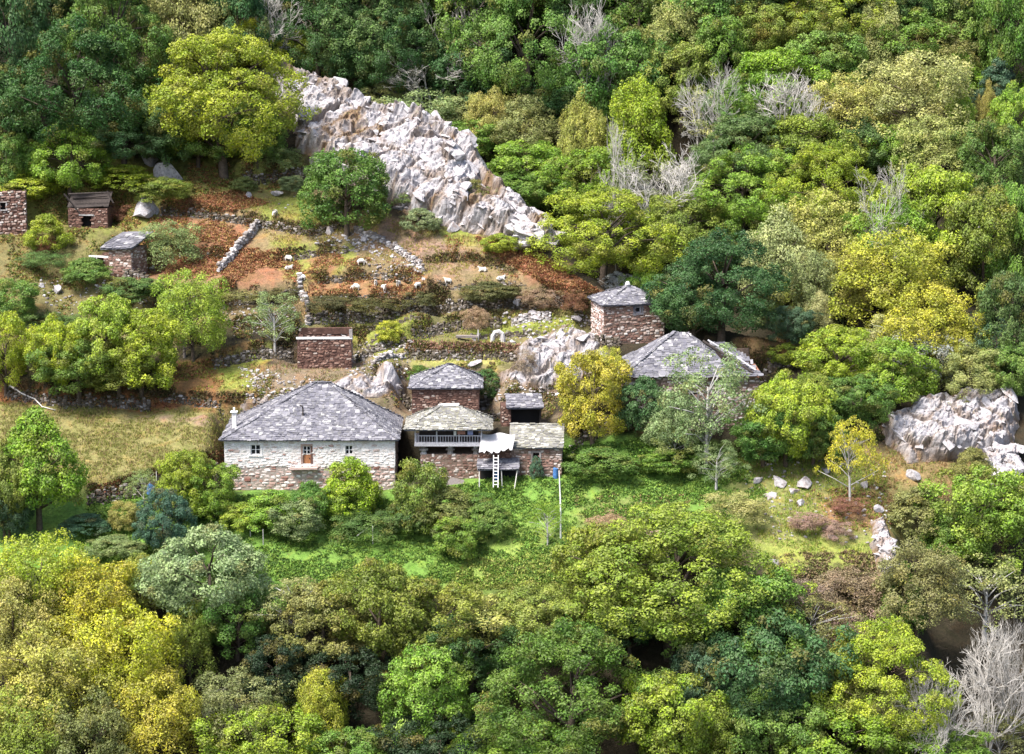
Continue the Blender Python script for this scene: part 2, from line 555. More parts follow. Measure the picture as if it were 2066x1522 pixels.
def cover_mat():
    t = NT('low_plants')
    c = t.node('ShaderNodeVertexColor', layer_name='cover').outputs['Color']
    isl = t.node('ShaderNodeNewGeometry').outputs['Random Per Island']
    k = t.ramp(isl, [(0, (0.6, 0.6, 0.6)), (1, (1.35, 1.3, 1.2))])
    c = t.mix(1.0, c, k, 'MULTIPLY')
    t.l.new(c, t.p.inputs['Base Color'])
    tr = t.node('ShaderNodeBsdfTranslucent')
    t.l.new(c, tr.inputs['Color'])
    mx = t.node('ShaderNodeMixShader')
    mx.inputs[0].default_value = 0.25
    t.l.new(t.p.outputs[0], mx.inputs[1])
    t.l.new(tr.outputs[0], mx.inputs[2])
    t.l.new(mx.outputs[0], t.n['Material Output'].inputs['Surface'])
    return t.m
M['cover'] = cover_mat()

# ---------------------------------------------------------------- what grows where: soft regions of ground cover
def poly_sd(u, v, poly):
    poly = np.asarray(poly, float)
    d = np.full(np.shape(u), 1e9)
    inside = np.zeros(np.shape(u), bool)
    n = len(poly)
    for i in range(n):
        ax, ay = poly[i]
        bx, by = poly[(i + 1) % n]
        dx, dy = bx - ax, by - ay
        t = np.clip(((u - ax) * dx + (v - ay) * dy) / (dx * dx + dy * dy + 1e-9), 0, 1)
        d = np.minimum(d, np.hypot(u - ax - t * dx, v - ay - t * dy))
        c = (ay > v) != (by > v)
        xi = ax + (v - ay) / (by - ay + 1e-12) * dx
        inside ^= c & (u < xi)
    return np.where(inside, d, -d)

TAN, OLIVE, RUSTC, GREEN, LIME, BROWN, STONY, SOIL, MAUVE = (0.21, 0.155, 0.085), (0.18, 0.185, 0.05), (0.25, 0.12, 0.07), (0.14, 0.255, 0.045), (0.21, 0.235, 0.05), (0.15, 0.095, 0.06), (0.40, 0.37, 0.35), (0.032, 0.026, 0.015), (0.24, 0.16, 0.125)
ZONES = [
    ([(-60, 320), (620, 320), (640, 480), (330, 500), (-60, 520)], OLIVE, 25),
    ([(-60, 460), (330, 470), (460, 600), (460, 700), (-60, 760)], (0.15, 0.13, 0.055), 25),
    ([(330, 400), (640, 385), (800, 440), (1000, 480), (1205, 588), (1080, 625), (450, 640), (240, 560)], TAN, 14),
    ([(340, 405), (480, 385), (545, 410), (470, 425), (360, 430)], RUSTC, 9),
    ([(450, 395), (660, 405), (660, 460), (540, 440)], LIME, 10),
    ([(300, 440), (510, 440), (450, 560), (280, 560)], RUSTC, 16),
    ([(460, 510), (560, 505), (600, 560), (450, 575)], RUSTC, 10),
    ([(560, 480), (720, 500), (700, 560), (600, 570), (540, 520)], LIME, 14),
    ([(640, 510), (690, 515), (680, 545), (620, 545)], RUSTC, 8),
    ([(700, 450), (850, 455), (1010, 500), (1060, 560), (860, 560), (800, 510)], TAN, 12),
    ([(720, 455), (900, 470), (960, 540), (840, 545)], MAUVE, 26),
    ([(820, 432), (960, 470), (1010, 505), (900, 480)], LIME, 10),
    ([(955, 478), (1060, 500), (1215, 592), (1130, 592), (1010, 520)], RUSTC, 8),
    ([(620, 560), (860, 560), (870, 600), (700, 625), (620, 620)], (0.25, 0.14, 0.07), 14),
    ([(600, 640), (1200, 612), (1200, 690), (1000, 770), (720, 760)], (0.165, 0.15, 0.065), 10),
    ([(620, 640), (880, 640), (860, 655), (640, 652)], LIME, 4),
    ([(820, 700), (1010, 705), (1000, 745), (820, 745)], (0.30, 0.28, 0.09), 6),
    ([(930, 660), (1180, 632), (1180, 655), (960, 690)], LIME, 6),
    ([(720, 670), (830, 655), (820, 720), (730, 740)], LIME, 8),
    ([(600, 690), (900, 740), (1120, 760), (1120, 850), (480, 850), (520, 740)], (0.19, 0.145, 0.10), 12),
    ([(-60, 795), (310, 800), (500, 815), (470, 900), (300, 960), (170, 1000), (-60, 930)], (0.215, 0.195, 0.075), 10),
    ([(-60, 790), (480, 806), (500, 822), (300, 828), (-60, 812)], (0.26, 0.10, 0.04), 8),
    ([(240, 846), (500, 846), (500, 856), (240, 852)], MAUVE, 6),
    ([(320, 740), (510, 700), (540, 740), (500, 805), (330, 780)], (0.22, 0.12, 0.05), 10),
    ([(440, 730), (530, 705), (520, 790), (450, 795)], LIME, 10),
    ([(-60, 990), (330, 985), (480, 985), (800, 990), (1000, 950), (1130, 900), (1300, 870), (1480, 900), (1560, 1000), (1500, 1090), (1140, 1190), (500, 1190), (-60, 1150)], GREEN, 16),
    ([(900, 1080), (1140, 1040), (1140, 1200), (900, 1190)], (0.20, 0.27, 0.06), 20),
    ([(1160, 1000), (1400, 1010), (1380, 1080), (1180, 1090)], (0.17, 0.19, 0.06), 22),
    ([(1450, 930), (1800, 910), (1900, 960), (1800, 1140), (1520, 1130), (1480, 1000)], (0.20, 0.21, 0.07), 18),
    ([(1640, 1000), (1800, 990), (1800, 1090), (1700, 1060)], (0.22, 0.13, 0.07), 16),
    ([(1540, 1090), (1780, 1080), (1780, 1140), (1540, 1150)], (0.23, 0.26, 0.06), 16),
    ([(1740, 900), (2000, 920), (1960, 1000), (1760, 980)], (0.21, 0.15, 0.07), 18),
    ([(1470, 690), (1610, 683), (1610, 726), (1500, 726)], (0.31, 0.2, 0.10), 5),
]

def zone_colour(x, y, z):
    u, v = project(x, y, z)
    wu = u + 60 * (fbm(x * 0.45, y * 0.45, 1) - 0.47)
    wv = v + 34 * (fbm(x * 0.45 + 40, y * 0.45, 3) - 0.47)
    fine = fbm(x * 1.1 + 7, y * 1.1, 5) - 0.47
    c = np.empty(np.shape(x) + (3,))
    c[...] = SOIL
    for poly, colr, feather in ZONES:
        k = (0.93 * sstep(-feather, feather, poly_sd(wu, wv, poly) + feather * 3.2 * fine))[..., None]
        c = c * (1 - k) + np.array(colr) * k
    return c

def build_terrain():
    ny, nx = XX.shape
    idx = np.arange(ny * nx).reshape(ny, nx)
    f = np.stack([idx[:-1, :-1], idx[:-1, 1:], idx[1:, 1:], idx[1:, :-1]], -1).reshape(-1, 4)
    co = np.stack([XX, YY, ZZ], -1).reshape(-1, 3)
    me = mesh_from('terrain', co, f, [M['ground']], True)
    attr_col(me, 'cover', zone_colour(co[:, 0], co[:, 1], co[:, 2]))
    tag(link('terrain', me), kind='structure')

# ---------------------------------------------------------------- rock outcrops
def outcrop(name, pix, H, label, seed, step=0.26, cell=2.6, fall=2.2, ang=0.7, soil_amt=0.5, crack=0.5, sharp=1.0, cat='rock outcrop', group=None, blocks=0, bsize=1.0, crest=False, relief=0.85):
    r = np.random.default_rng(seed)
    P = np.array([[*ground(u, v)][:2] for u, v in pix])
    x0, y0 = P.min(0) - (3 if crest else 0.5)
    x1, y1 = P.max(0) + (3 if crest else 0.5)
    xs, ys = np.arange(x0, x1, step), np.arange(y0, y1, step)
    X, Y = np.meshgrid(xs, ys)
    wob = 1.3 * (fbm(X * 0.6, Y * 0.6, seed, 3) - 0.47) * min(1.0, cell / 2)
    sd = poly_sd(X, Y, P)
    if crest:
        sd = np.maximum(sd, 2.2 - seg_dist(X, Y, CREST[1:9])[0])
    sd = sd + wob
    Z0 = height(X, Y)
    # jointed blocks: cells of two sizes, each a tilted plane, with cracks between them
    ca, sa = math.cos(ang), math.sin(ang)
    def cells(size, stretch, k):
        A = (X * ca + Y * sa) / (size * stretch)
        B = (-X * sa + Y * ca) / size
        A = A + 0.3 * (fbm(X * 0.9, Y * 0.9, k, 3) - 0.47)
        B = B + 0.3 * (fbm(X * 0.9 + 20, Y * 0.9, k + 1, 3) - 0.47)
        ia, ib = np.floor(A).astype(int), np.floor(B).astype(int)
        f1 = np.full(X.shape, 9.0); f2 = np.full(X.shape, 9.0)
        val = np.zeros(X.shape); tx = np.zeros(X.shape); ty = np.zeros(X.shape)
        tab = r.random((64, 64, 5))
        for da in (-1, 0, 1):
            for db in (-1, 0, 1):
                t = tab[(ia + da) % 64, (ib + db) % 64]
                dx, dy = A - (ia + da + t[..., 0]), B - (ib + db + t[..., 1])
                d = np.hypot(dx, dy)
                m = d < f1
                f2 = np.where(m, f1, np.minimum(f2, d))
                f1 = np.where(m, d, f1)
                val = np.where(m, t[..., 2], val)
                tx = np.where(m, (t[..., 3] - .5) * dx + (t[..., 4] - .5) * dy, tx)
        return val, tx, f2 - f1
    v1, t1, e1 = cells(cell, 1.7, 1)
    v2, t2, e2 = cells(cell * 0.38, 1.5, 3)
    rough = (v1 - 0.5) * 0.42 * cell + t1 * 0.75 * cell * sharp + (v2 - 0.5) * 0.2 * cell + t2 * 0.42 * cell * sharp
    rough -= crack * np.exp(-e1 / 0.045) + 0.55 * crack * np.exp(-e2 / 0.05)
    # tilted beds: sharp ledges running down the slope
    sb = (-X * sa + Y * ca) / (cell * 0.55) + 1.6 * fbm(X * 0.35, Y * 0.35, 6, 3)
    sw = sb - np.floor(sb)
    rough += (sw - 0.5) * 0.24 * cell * (0.4 + vnoise(X * 0.3, Y * 0.3, 4))
    v3, t3, e3 = cells(cell * 0.16, 1.8, 5)
    rough += (v3 - 0.5) * 0.10 * cell + t3 * 0.16 * cell - 0.16 * crack * np.exp(-e3 / 0.2)
    rough += 0.5 * (fbm(X * 1.3, Y * 1.3, 5, 4) - 0.47)
    lift = H * sstep(0, fall, sd) ** 0.75 * (0.72 + 0.5 * fbm(X * 0.22, Y * 0.22, 6, 2))
    rough = rough * relief
    amp = sstep(-0.2, 1.1, sd)
    D = np.where(sd > 0, lift + rough * amp, -0.5 + sd * 0.8)
    nrm = np.array([0, -0.62, 0.78])
    Xp, Yp, Zp = X, Y + D * nrm[1], Z0 + D * nrm[2]
    soil = sstep(0.30, 0.0, e1) * 0.55 + sstep(0.52, 0.66, fbm(X * 0.33, Y * 0.33, 7, 4)) * soil_amt + sstep(0.9, 0.0, sd) * 0.6
    keep = sd > -0.7
    ny, nx = X.shape
    idx = np.arange(ny * nx).reshape(ny, nx)
    kq = keep[:-1, :-1] & keep[:-1, 1:] & keep[1:, 1:] & keep[1:, :-1]
    f = np.stack([idx[:-1, :-1], idx[:-1, 1:], idx[1:, 1:], idx[1:, :-1]], -1)[kq]
    used = np.unique(f)
    re = np.full(ny * nx, -1)
    re[used] = np.arange(len(used))
    co = np.stack([Xp, Yp, Zp], -1).reshape(-1, 3)[used]
    base = co.mean(0)
    base[2] = co[:, 2].min()
    me = mesh_from(name, co - base, re[f], [M['rock']], False)
    attr(me, 'soil', np.clip(soil, 0, 1).reshape(-1)[used])
    o = tag(link(name, me, loc=base), label, cat, group)
    if blocks:      # the jointed, angular blocks that stand proud of the face
        ok = np.argwhere((sd > 0.5) & (soil < 0.75))
        V, F, n = [], [], 0
        rr = random.Random(seed)
        for _ in range(blocks):
            j, i = ok[rr.randrange(len(ok))]
            big = rr.random() ** 2.2
            s = bsize * (0.35 + 1.25 * big)
            v_, f_ = SHARDS[rr.randrange(9)]
            R = np.array(Euler((0.55 + rr.uniform(-.3, .3), 0.25 + rr.uniform(-.35, .35), -0.65 + rr.uniform(-.35, .35))).to_matrix())
            sc = np.array([s * rr.uniform(1.4, 2.8), s * rr.uniform(.9, 1.5), s * rr.uniform(.5, .8)])
            c_ = np.array([Xp[j, i], Yp[j, i], Zp[j, i]]) - base - nrm * s * .36
            V.append((v_ * sc) @ R.T + c_)
            F.append(f_ + n)
            n += len(v_)
        b = link('rock_blocks', mesh_from('rock_blocks', np.concatenate(V), np.concatenate(F), [M['rock']]), o)
        b['kind'] = 'stuff'
    return o

def shard_unit(seed):
    r = random.Random(seed)
    bm = bmesh.new()
    for _ in range(13):
        p = [r.uniform(-.5, .5) for _ in range(3)]
        k = r.randrange(3)
        p[k] = r.choice((-.5, .5)) * r.uniform(.85, 1)
        bm.verts.new(p)
    out = bmesh.ops.convex_hull(bm, input=bm.verts[:])
    bmesh.ops.delete(bm, geom=[v for v in bm.verts if not v.link_faces], context='VERTS')
    bmesh.ops.triangulate(bm, faces=bm.faces[:])
    bmesh.ops.recalc_face_normals(bm, faces=bm.faces[:])
    bm.verts.index_update()
    vs = np.array([v.co[:] for v in bm.verts])
    fs = np.array([[v.index for v in f.verts] for f in bm.faces])
    bm.free()
    return vs, fs
SHARDS = [shard_unit(70 + i) for i in range(9)]

def boulder_mesh(seed, blocky=0.5):
    bm = bmesh.new()
    bmesh.ops.create_icosphere(bm, subdivisions=3, radius=1.0)
    r = random.Random(seed)
    planes = [(Vector((r.gauss(0, 1), r.gauss(0, 1), r.gauss(0, 1))).normalized(), r.uniform(0.38, 0.72)) for _ in range(15)]
    for v in bm.verts:
        p = v.co.copy()
        for n, d in planes:
            k = p.dot(n) - d
            if k > 0: p -= n * k
        v.co = p * (1 + 0.05 * math.sin(p.x * 7 + seed) * math.cos(p.y * 6))
    me = bpy.data.meshes.new('boulder')
    bm.to_mesh(me)
    bm.free()
    me.materials.append(M['rock'])
    a = me.attributes.new('soil', 'FLOAT', 'POINT')
    return me

# ---------------------------------------------------------------- shared pieces: stones and slates
def stone_unit(seed):
    r = random.Random(seed)
    bm = bmesh.new()
    bmesh.ops.create_cube(bm, size=1.0)
    bmesh.ops.bevel(bm, geom=bm.edges[:], offset=0.2, segments=1, affect='EDGES')
    for v in bm.verts:
        v.co += Vector((r.uniform(-.1, .1), r.uniform(-.07, .07), r.uniform(-.1, .1)))
    bmesh.ops.triangulate(bm, faces=bm.faces[:])
    vs = [v.co[:] for v in bm.verts]
    fs = [[v.index for v in f.verts] for f in bm.faces]
    bm.free()
    return np.array(vs), np.array(fs)

def slate_unit(seed):
    r = random.Random(seed)
    out = [(-.5, -.5), (-.1, -.5 - r.uniform(0, .12)), (.3, -.5 - r.uniform(-.04, .1)), (.5, -.42), (.5, .5), (-.5, .5)]
    out = [(x + r.uniform(-.05, .05), y + r.uniform(-.05, .05)) for x, y in out]
    n = len(out)
    vs = [(x, y, -.5) for x, y in out] + [(x, y, .5) for x, y in out]
    fs = [[0, i, i + 1] for i in range(n - 1, 0, -1) if i + 1 < n]
    fs = [[0, i + 1, i] for i in range(1, n - 1)] + [[n, n + i, n + i + 1] for i in range(1, n - 1)]
    for i in range(n):
        j = (i + 1) % n
        fs += [[i, j, n + j], [i, n + j, n + i]]
    return np.array(vs), np.array(fs)

STONES = [stone_unit(i) for i in range(7)]
SLATES = [slate_unit(40 + i) for i in range(7)]
_unit_mesh = {}

def unit_mesh(kind, i, mat):
    key = (kind, i, mat)
    if key not in _unit_mesh:
        v, f = (STONES if kind == 'stone' else SLATES)[i]
        _unit_mesh[key] = mesh_from(kind, v, f, [M[mat]])
    return _unit_mesh[key]

class Pieces:
    """lays pieces: the largest ones as objects of their own, the rest joined into one part"""
    def __init__(self, kind, mat, parent, limit):
        self.kind, self.mat, self.parent, self.limit, self.items = kind, mat, parent, limit, []

    def add(self, loc, rot, scale):
        self.items.append((loc, rot, scale, random.randrange(7)))

    def build(self, rest_name=None):
        it = sorted(self.items, key=lambda q: -q[2][0] * max(q[2][1], q[2][2]))
        for loc, rot, sc, i in it[:self.limit]:
            link(self.kind, unit_mesh(self.kind, i, self.mat), self.parent, loc, rot, sc)
        rest = it[self.limit:]
        if rest:
            V, F, n = [], [], 0
            for loc, rot, sc, i in rest:
                v, f = (STONES if self.kind == 'stone' else SLATES)[i]
                R = np.array((rot if isinstance(rot, Euler) else Euler(rot)).to_matrix())
                V.append((v * np.array(sc)) @ R.T + np.array(loc))
                F.append(f + n)
                n += len(v)
            o = link(rest_name or ('small_' + self.kind + 's'), mesh_from(self.kind, np.concatenate(V), np.concatenate(F), [M[self.mat]]), self.parent)
            o['kind'] = 'stuff'

def lay_wall(P, x0, x1, z0, z1, y, facing, openings=(), mw=0.55, mh=0.27, proud=0.05, rough=0.05):
    """courses of stones on a wall face; facing 'f' front (-y), 'l' left, 'r' right, 'b' back"""
    z = z0
    while z < z1 - 0.08:
        h = min(mh * random.uniform(0.7, 1.35), z1 - z)
        x = x0 - random.uniform(0, mw * 0.5)
        while x < x1:
            w = mw * random.uniform(0.55, 1.6)
            a, b = max(x, x0), min(x + w, x1)
            x += w
            if b - a < 0.12: continue
            cx, cz = (a + b) / 2, z + h / 2
            if any(o[0] - 0.03 < cx < o[1] + 0.03 and o[2] - 0.03 < cz < o[3] + 0.03 for o in openings): continue
            hh = h * random.uniform(0.62, 1.12)
            cz += random.uniform(-.3, .3) * h
            sc = ((b - a) * random.uniform(.82, 1.02), 0.3, hh)
            off = random.uniform(0, proud)
            ry = random.uniform(-rough, rough) * 3
            if facing == 'f': P.add((cx, y + 0.15 - off, cz), (0, ry, 0), sc)
            elif facing == 'b': P.add((cx, y - 0.15 + off, cz), (0, ry, 0), sc)
            elif facing == 'l': P.add((y + 0.15 - off, cx, cz), (ry, 0, math.pi / 2), sc)
            else: P.add((y - 0.15 + off, cx, cz), (ry, 0, math.pi / 2), sc)
        z += h

def wall_shell(w, d, h, openings=(), t=0.55, drop=1.2, top=True):
    """four walls; the front one has openings (x0, x1, z0, z1)"""
    a = Acc()
    xs = sorted({-w / 2, w / 2, *[o[0] for o in openings], *[o[1] for o in openings]})
    zs = sorted({-drop, h, *[o[2] for o in openings], *[o[3] for o in openings]})
    for i in range(len(xs) - 1):
        for k in range(len(zs) - 1):
            cx, cz = (xs[i] + xs[i + 1]) / 2, (zs[k] + zs[k + 1]) / 2
            if any(o[0] < cx < o[1] and o[2] < cz < o[3] for o in openings): continue
            a.box(xs[i], xs[i + 1], 0, t, zs[k], zs[k + 1])
    a.box(-w / 2, -w / 2 + t, t, d, -drop, h)
    a.box(w / 2 - t, w / 2, t, d, -drop, h)
    a.box(-w / 2 + t, w / 2 - t, d - t, d, -drop, h)
    if top: a.box(-w / 2 + t, w / 2 - t, t, d - t, h - 0.3, h - 0.05)
    return a

def lay_face(P, A, B, C, D, exposure, width, jit=0.04, skip=None):
    A, B, C, D = map(Vector, (A, B, C, D))
    ex = (B - A).normalized()
    up = (C + D) / 2 - A
    up = (up - ex * up.dot(ex)).normalized()
    n = ex.cross(up)
    Hs = ((C + D) / 2 - A).dot(up)
    la, lb = 0.0, (B - A).dot(ex)
    lc, ld = (C - A).dot(ex), (D - A).dot(ex)
    base = Matrix((ex, up, n)).transposed()
    t, row = 0.0, 0
    while t < Hs:
        k = t / Hs
        xl, xr = la + (ld - la) * k, lb + (lc - lb) * k
        x = xl - random.uniform(0, width * 0.5)
        while x < xr:
            w = width * random.uniform(0.6, 1.55)
            a, b = max(x, xl - 0.08), min(x + w, xr + 0.08)
            x += w
            if b - a < 0.1: continue
            L = exposure * random.uniform(1.5, 1.95)
            cx, ct = (a + b) / 2, t + L / 2 - exposure * 0.25 + random.uniform(-jit, jit)
            if skip and skip(cx / lb, ct / Hs): continue
            p = A + ex * cx + up * ct + n * (random.uniform(0.03, 0.075) + 0.07 * (1 + math.sin(cx * .9 + t * .7)) * math.sin(math.pi * min(1, ct / Hs)) + (.05 * math.sin(cx * 1.7) if row < 2 else 0))
            rot = (base @ Euler((math.radians(random.uniform(-7.5, -3)), math.radians(random.uniform(-2.5, 2.5)), math.radians(random.uniform(-4, 4)))).to_matrix()).to_euler()
            P.add(p, rot, ((b - a) * random.uniform(.9, 1.05), L, random.uniform(0.03, 0.085)))
        t += exposure * random.uniform(0.85, 1.15)
        row += 1

def lay_hip(P, A, B, width=0.45, n_lift=0.1):
    A, B = Vector(A), Vector(B)
    d = B - A
    m = int(d.length / 0.42)
    ex = d.normalized()
    side = ex.cross(Vector((0, 0, 1))).normalized()
    up = side.cross(ex)
    base = Matrix((side, ex, up)).transposed()
    for i in range(m):
        p = A + d * ((i + .5) / m) + up * random.uniform(n_lift * 0.6, n_lift * 1.2)
        rot = (base @ Euler((math.radians(random.uniform(-6, 0)), math.radians(random.uniform(-14, 14)), math.radians(random.uniform(-10, 10)))).to_matrix()).to_euler()
        P.add(p, rot, (width * random.uniform(.8, 1.2), .6, .06))

def hip_roof(root, w, d, z, rise, rx0, rx1, o, mat, exposure, width, limit=260, ry=None, faces='flrb', skip=None):
    y0, y1 = -o, d + o
    ry = d / 2 if ry is None else ry
    a, b, c, e = (-w / 2 - o, y0, z), (w / 2 + o, y0, z), (w / 2 + o, y1, z), (-w / 2 - o, y1, z)
    p, q = (rx0, ry, z + rise), (rx1, ry, z + rise)
    ac = Acc()
    lo = [(x, y, zz - 0.12) for x, y, zz in (a, b, c, e)]
    ac.add([a, b, c, e, p, q] + lo, [(0, 1, 5, 4), (1, 2, 5), (2, 3, 4, 5), (3, 0, 4), (0, 6, 7, 1), (1, 7, 8, 2), (2, 8, 9, 3), (3, 9, 6, 0), (6, 9, 8, 7)])
    roof = ac.obj('roof', M['slate_bed'], root)
    P = Pieces('slate', mat, roof, limit)
    lay_face(P, a, b, q, p, exposure, width, skip=skip)
    P.build()
    P = Pieces('slate', mat, roof, 24)
    if 'r' in faces: lay_face(P, b, c, q, q, exposure, width)
    if 'l' in faces: lay_face(P, e, a, p, p, exposure, width)
    if 'b' in faces: lay_face(P, c, e, p, q, exposure * 1.3, width * 1.3)
    for s, t_ in ((a, p), (b, q), (c, q), (e, p)): lay_hip(P, s, t_)
    if abs(rx1 - rx0) > 0.4: lay_hip(P, p, q, 0.5)
    P.build('side_slates')
    return roof

def window(root, x0, x1, z0, z1, y, mat='white_paint', nx=2, nz=2, fw=0.09, name='window'):
    a = Acc()
    a.box(x0, x1, y, y + 0.08, z0, z0 + fw)
    a.box(x0, x1, y, y + 0.08, z1 - fw, z1)
    a.box(x0, x0 + fw, y, y + 0.08, z0 + fw, z1 - fw)
    a.box(x1 - fw, x1, y, y + 0.08, z0 + fw, z1 - fw)
    iw, ih = (x1 - x0 - 2 * fw), (z1 - z0 - 2 * fw)
    for i in range(1, nx):
        x = x0 + fw + iw * i / nx
        a.box(x - 0.05, x + 0.05, y + 0.01, y + 0.07, z0 + fw, z1 - fw)
    for k in range(1, nz):
        z = z0 + fw + ih * k / nz
        for i in range(nx):
            a.box(x0 + fw + iw * i / nx + (0.05 if i else 0), x0 + fw + iw * (i + 1) / nx - (0.05 if i < nx - 1 else 0), y + 0.013, y + 0.067, z - 0.03, z + 0.03)
    f = a.obj(name, M[mat], root)
    for i in range(nx):
        for k in range(nz):
            g = Acc()
            g.box(x0 + fw + iw * i / nx + 0.02, x0 + fw + iw * (i + 1) / nx - 0.02, y + 0.045, y + 0.06, z0 + fw + ih * k / nz + 0.01, z0 + fw + ih * (k + 1) / nz - 0.01)
            g.obj('pane', M['glass'], f)
    return f

def surround(root, x0, x1, z0, z1, mat, t=0.2, name='window_surround', sill=True):
    a = Acc()
    a.box(x0 - t, x1 + t, -0.07, 0.12, z1, z1 + t, 0.02)
    a.box(x0 - t, x0, -0.065, 0.12, z0, z1, 0.02)
    a.box(x1, x1 + t, -0.065, 0.12, z0, z1, 0.02)
    if sill: a.box(x0 - t * 1.2, x1 + t * 1.2, -0.12, 0.12, z0 - t * 0.8, z0, 0.02)
    o = a.obj(name, M[mat], root)
    return o

def root_at(name, key, label, cat, group=None):
    p, a = SITES[key]
    return tag(empty(name, p, a), label, cat, group)

# ---------------------------------------------------------------- the white farmhouse
def white_house():
    R = root_at('farmhouse', 'white', 'long whitewashed farmhouse with grey slate hip roof and stone lower wall', 'house')
    w, d, h = 18.9, 11.5, 5.75
    op = [(-6.55, -5.45, 4.0, 5.15), (-0.75, 0.1, 3.0, 5.0), (3.95, 4.8, 4.0, 5.05)]
    wall = wall_shell(w, d, h, op).obj('wall', M['pale_mortar'], R)
    a = Acc()
    xs = sorted({-w / 2 - .03, w / 2 + .03, *[q[0] for q in op], *[q[1] for q in op]})
    zs = sorted({2.7, h - .02, *[q[2] for q in op], *[q[3] for q in op]})
    for i in range(len(xs) - 1):
        for k in range(len(zs) - 1):
            cx, cz = (xs[i] + xs[i + 1]) / 2, (zs[k] + zs[k + 1]) / 2
            if not any(q[0] < cx < q[1] and q[2] < cz < q[3] for q in op): a.box(xs[i], xs[i + 1], -.03, .05, zs[k], zs[k + 1])
    a.obj('limewash', M['whitewash'], wall)
    P = Pieces('stone', 'limewashed_stone', wall, 120)
    lay_wall(P, -w / 2, w / 2, 2.55, h - .1, -.05, 'f', [(q[0] - .2, q[1] + .2, q[2] - .2, q[3] + .2) for q in op], .75, .32, .022, .02)
    P.build('limewashed_stones')
    P = Pieces('stone', 'house_stone', wall, 250)
    lay_wall(P, -9.4, 9.4, -0.6, 2.75, 0.0, 'f', [(5.5, 6.3, 0, 0.1)], 0.6, 0.29, 0.07)
    P.build()
    P = Pieces('stone', 'pale_stone', wall, 30)
    for _ in range(46):     # bare stones where the limewash has worn off
        x, z = random.uniform(-9, 9), random.choice([random.uniform(2.7, 3.2), random.uniform(3.0, 5.6)])
        if any(o[0] - .4 < x < o[1] + .4 and o[2] - .4 < z < o[3] + .4 for o in op): continue
        P.add((x, 0.06, z), (0, random.uniform(-.06, .06), 0), (random.uniform(.3, .7), .3, random.uniform(.12, .24)))
    P.build('worn_stones')
    P = Pieces('stone', 'rust_stone', wall, 0)
    lay_wall(P, 0.2, d - 0.2, -0.6, 3.2, w / 2, 'r', (), 0.6, 0.29)
    lay_wall(P, 0.2, d - 0.2, -0.6, 3.0, -w / 2, 'l', (), 0.6, 0.29)
    P.build('end_wall_stones')
    hip_roof(R, w, d, h, 5.3, 0.2, 1.9, 0.45, 'slate', 0.25, 0.46, 290)
    for i, o in enumerate((op[0], op[2])):
        window(R, o[0], o[1], o[2], o[3], 0.14)
        surround(R, o[0], o[1], o[2], o[3], 'whitewash')
    o = op[1]
    dr = window(R, o[0], o[1], 4.0, o[3], 0.14)
    dr['label'] = 'four-pane light above the brown door'
    a = Acc()
    for i in range(3):
        x = o[0] + 0.02 + i * 0.275
        a.box(x, x + 0.265, 0.12, 0.18, o[2], 4.0)
    door = a.obj('door', M['brown_wood'], R)
    a = Acc(); a.box(o[1] - 0.2, o[1] - 0.12, 0.06, 0.12, 3.5, 3.62); a.obj('handle', M['dark_wood'], door)
    surround(R, o[0], o[1], o[2], o[3], 'rust_stone', 0.24, 'door_surround', False)
    a = Acc(); a.box(-2.2, 0.9, -0.7, -0.07, 2.45, 2.65, 0.04)
    a.obj('door_step', M['pale_stone'], R)
    a = Acc(); a.box(-8.85, -8.35, 2.5, 3.0, 5.3, 8.3, 0.02); ch = a.obj('chimney', M['whitewash'], R)
    a = Acc(); a.box(-8.98, -8.22, 2.37, 3.13, 8.3, 8.42, 0.02); a.box(-8.7, -8.5, 2.65, 2.85, 8.42, 8.85, 0.02); a.obj('chimney_cap', M['white_paint'], ch)
    a = Acc(); a.tube([(-0.85, 2.1, 7.6), (-0.85, 2.1, 8.9), (-0.95, 2.0, 9.15), (-1.2, 1.95, 9.2)], [.09, .09, .09, .08]); a.obj('stove_pipe', M['dark_wood'], R)
    a = Acc(); a.box(-1.25, -0.35, 1.5, 2.0, 7.35, 7.5, 0.03); a.obj('pipe_flashing', M['slate_bed'], R)
white_house()

# ---------------------------------------------------------------- small red tower behind the granary
def small_tower():
    R = root_at('stone_tower', 'stower', 'square dark red stone building with slate pyramid roof behind the raised granary', 'building')
    w, d, h = 7.7, 6.6, 3.95
    wall = wall_shell(w, d, h).obj('wall', M['dark_mortar'], R)
    P = Pieces('stone', 'dark_red_stone', wall, 190)
    lay_wall(P, -w / 2, w / 2, 0.3, h, 0, 'f', (), 0.5, 0.24, 0.06)
    P.build()
    P = Pieces('stone', 'dark_red_stone', wall, 0)
    lay_wall(P, 0.1, d, 0, h, w / 2, 'r', (), 0.6, 0.3)
    lay_wall(P, 0.1, d, 0, h, -w / 2, 'l', (), 0.6, 0.3)
    P.build('side_wall_stones')
    hip_roof(R, w, d, h, 2.15, 0.3, 0.6, 0.35, 'slate', 0.27, 0.48, 200)
small_tower()

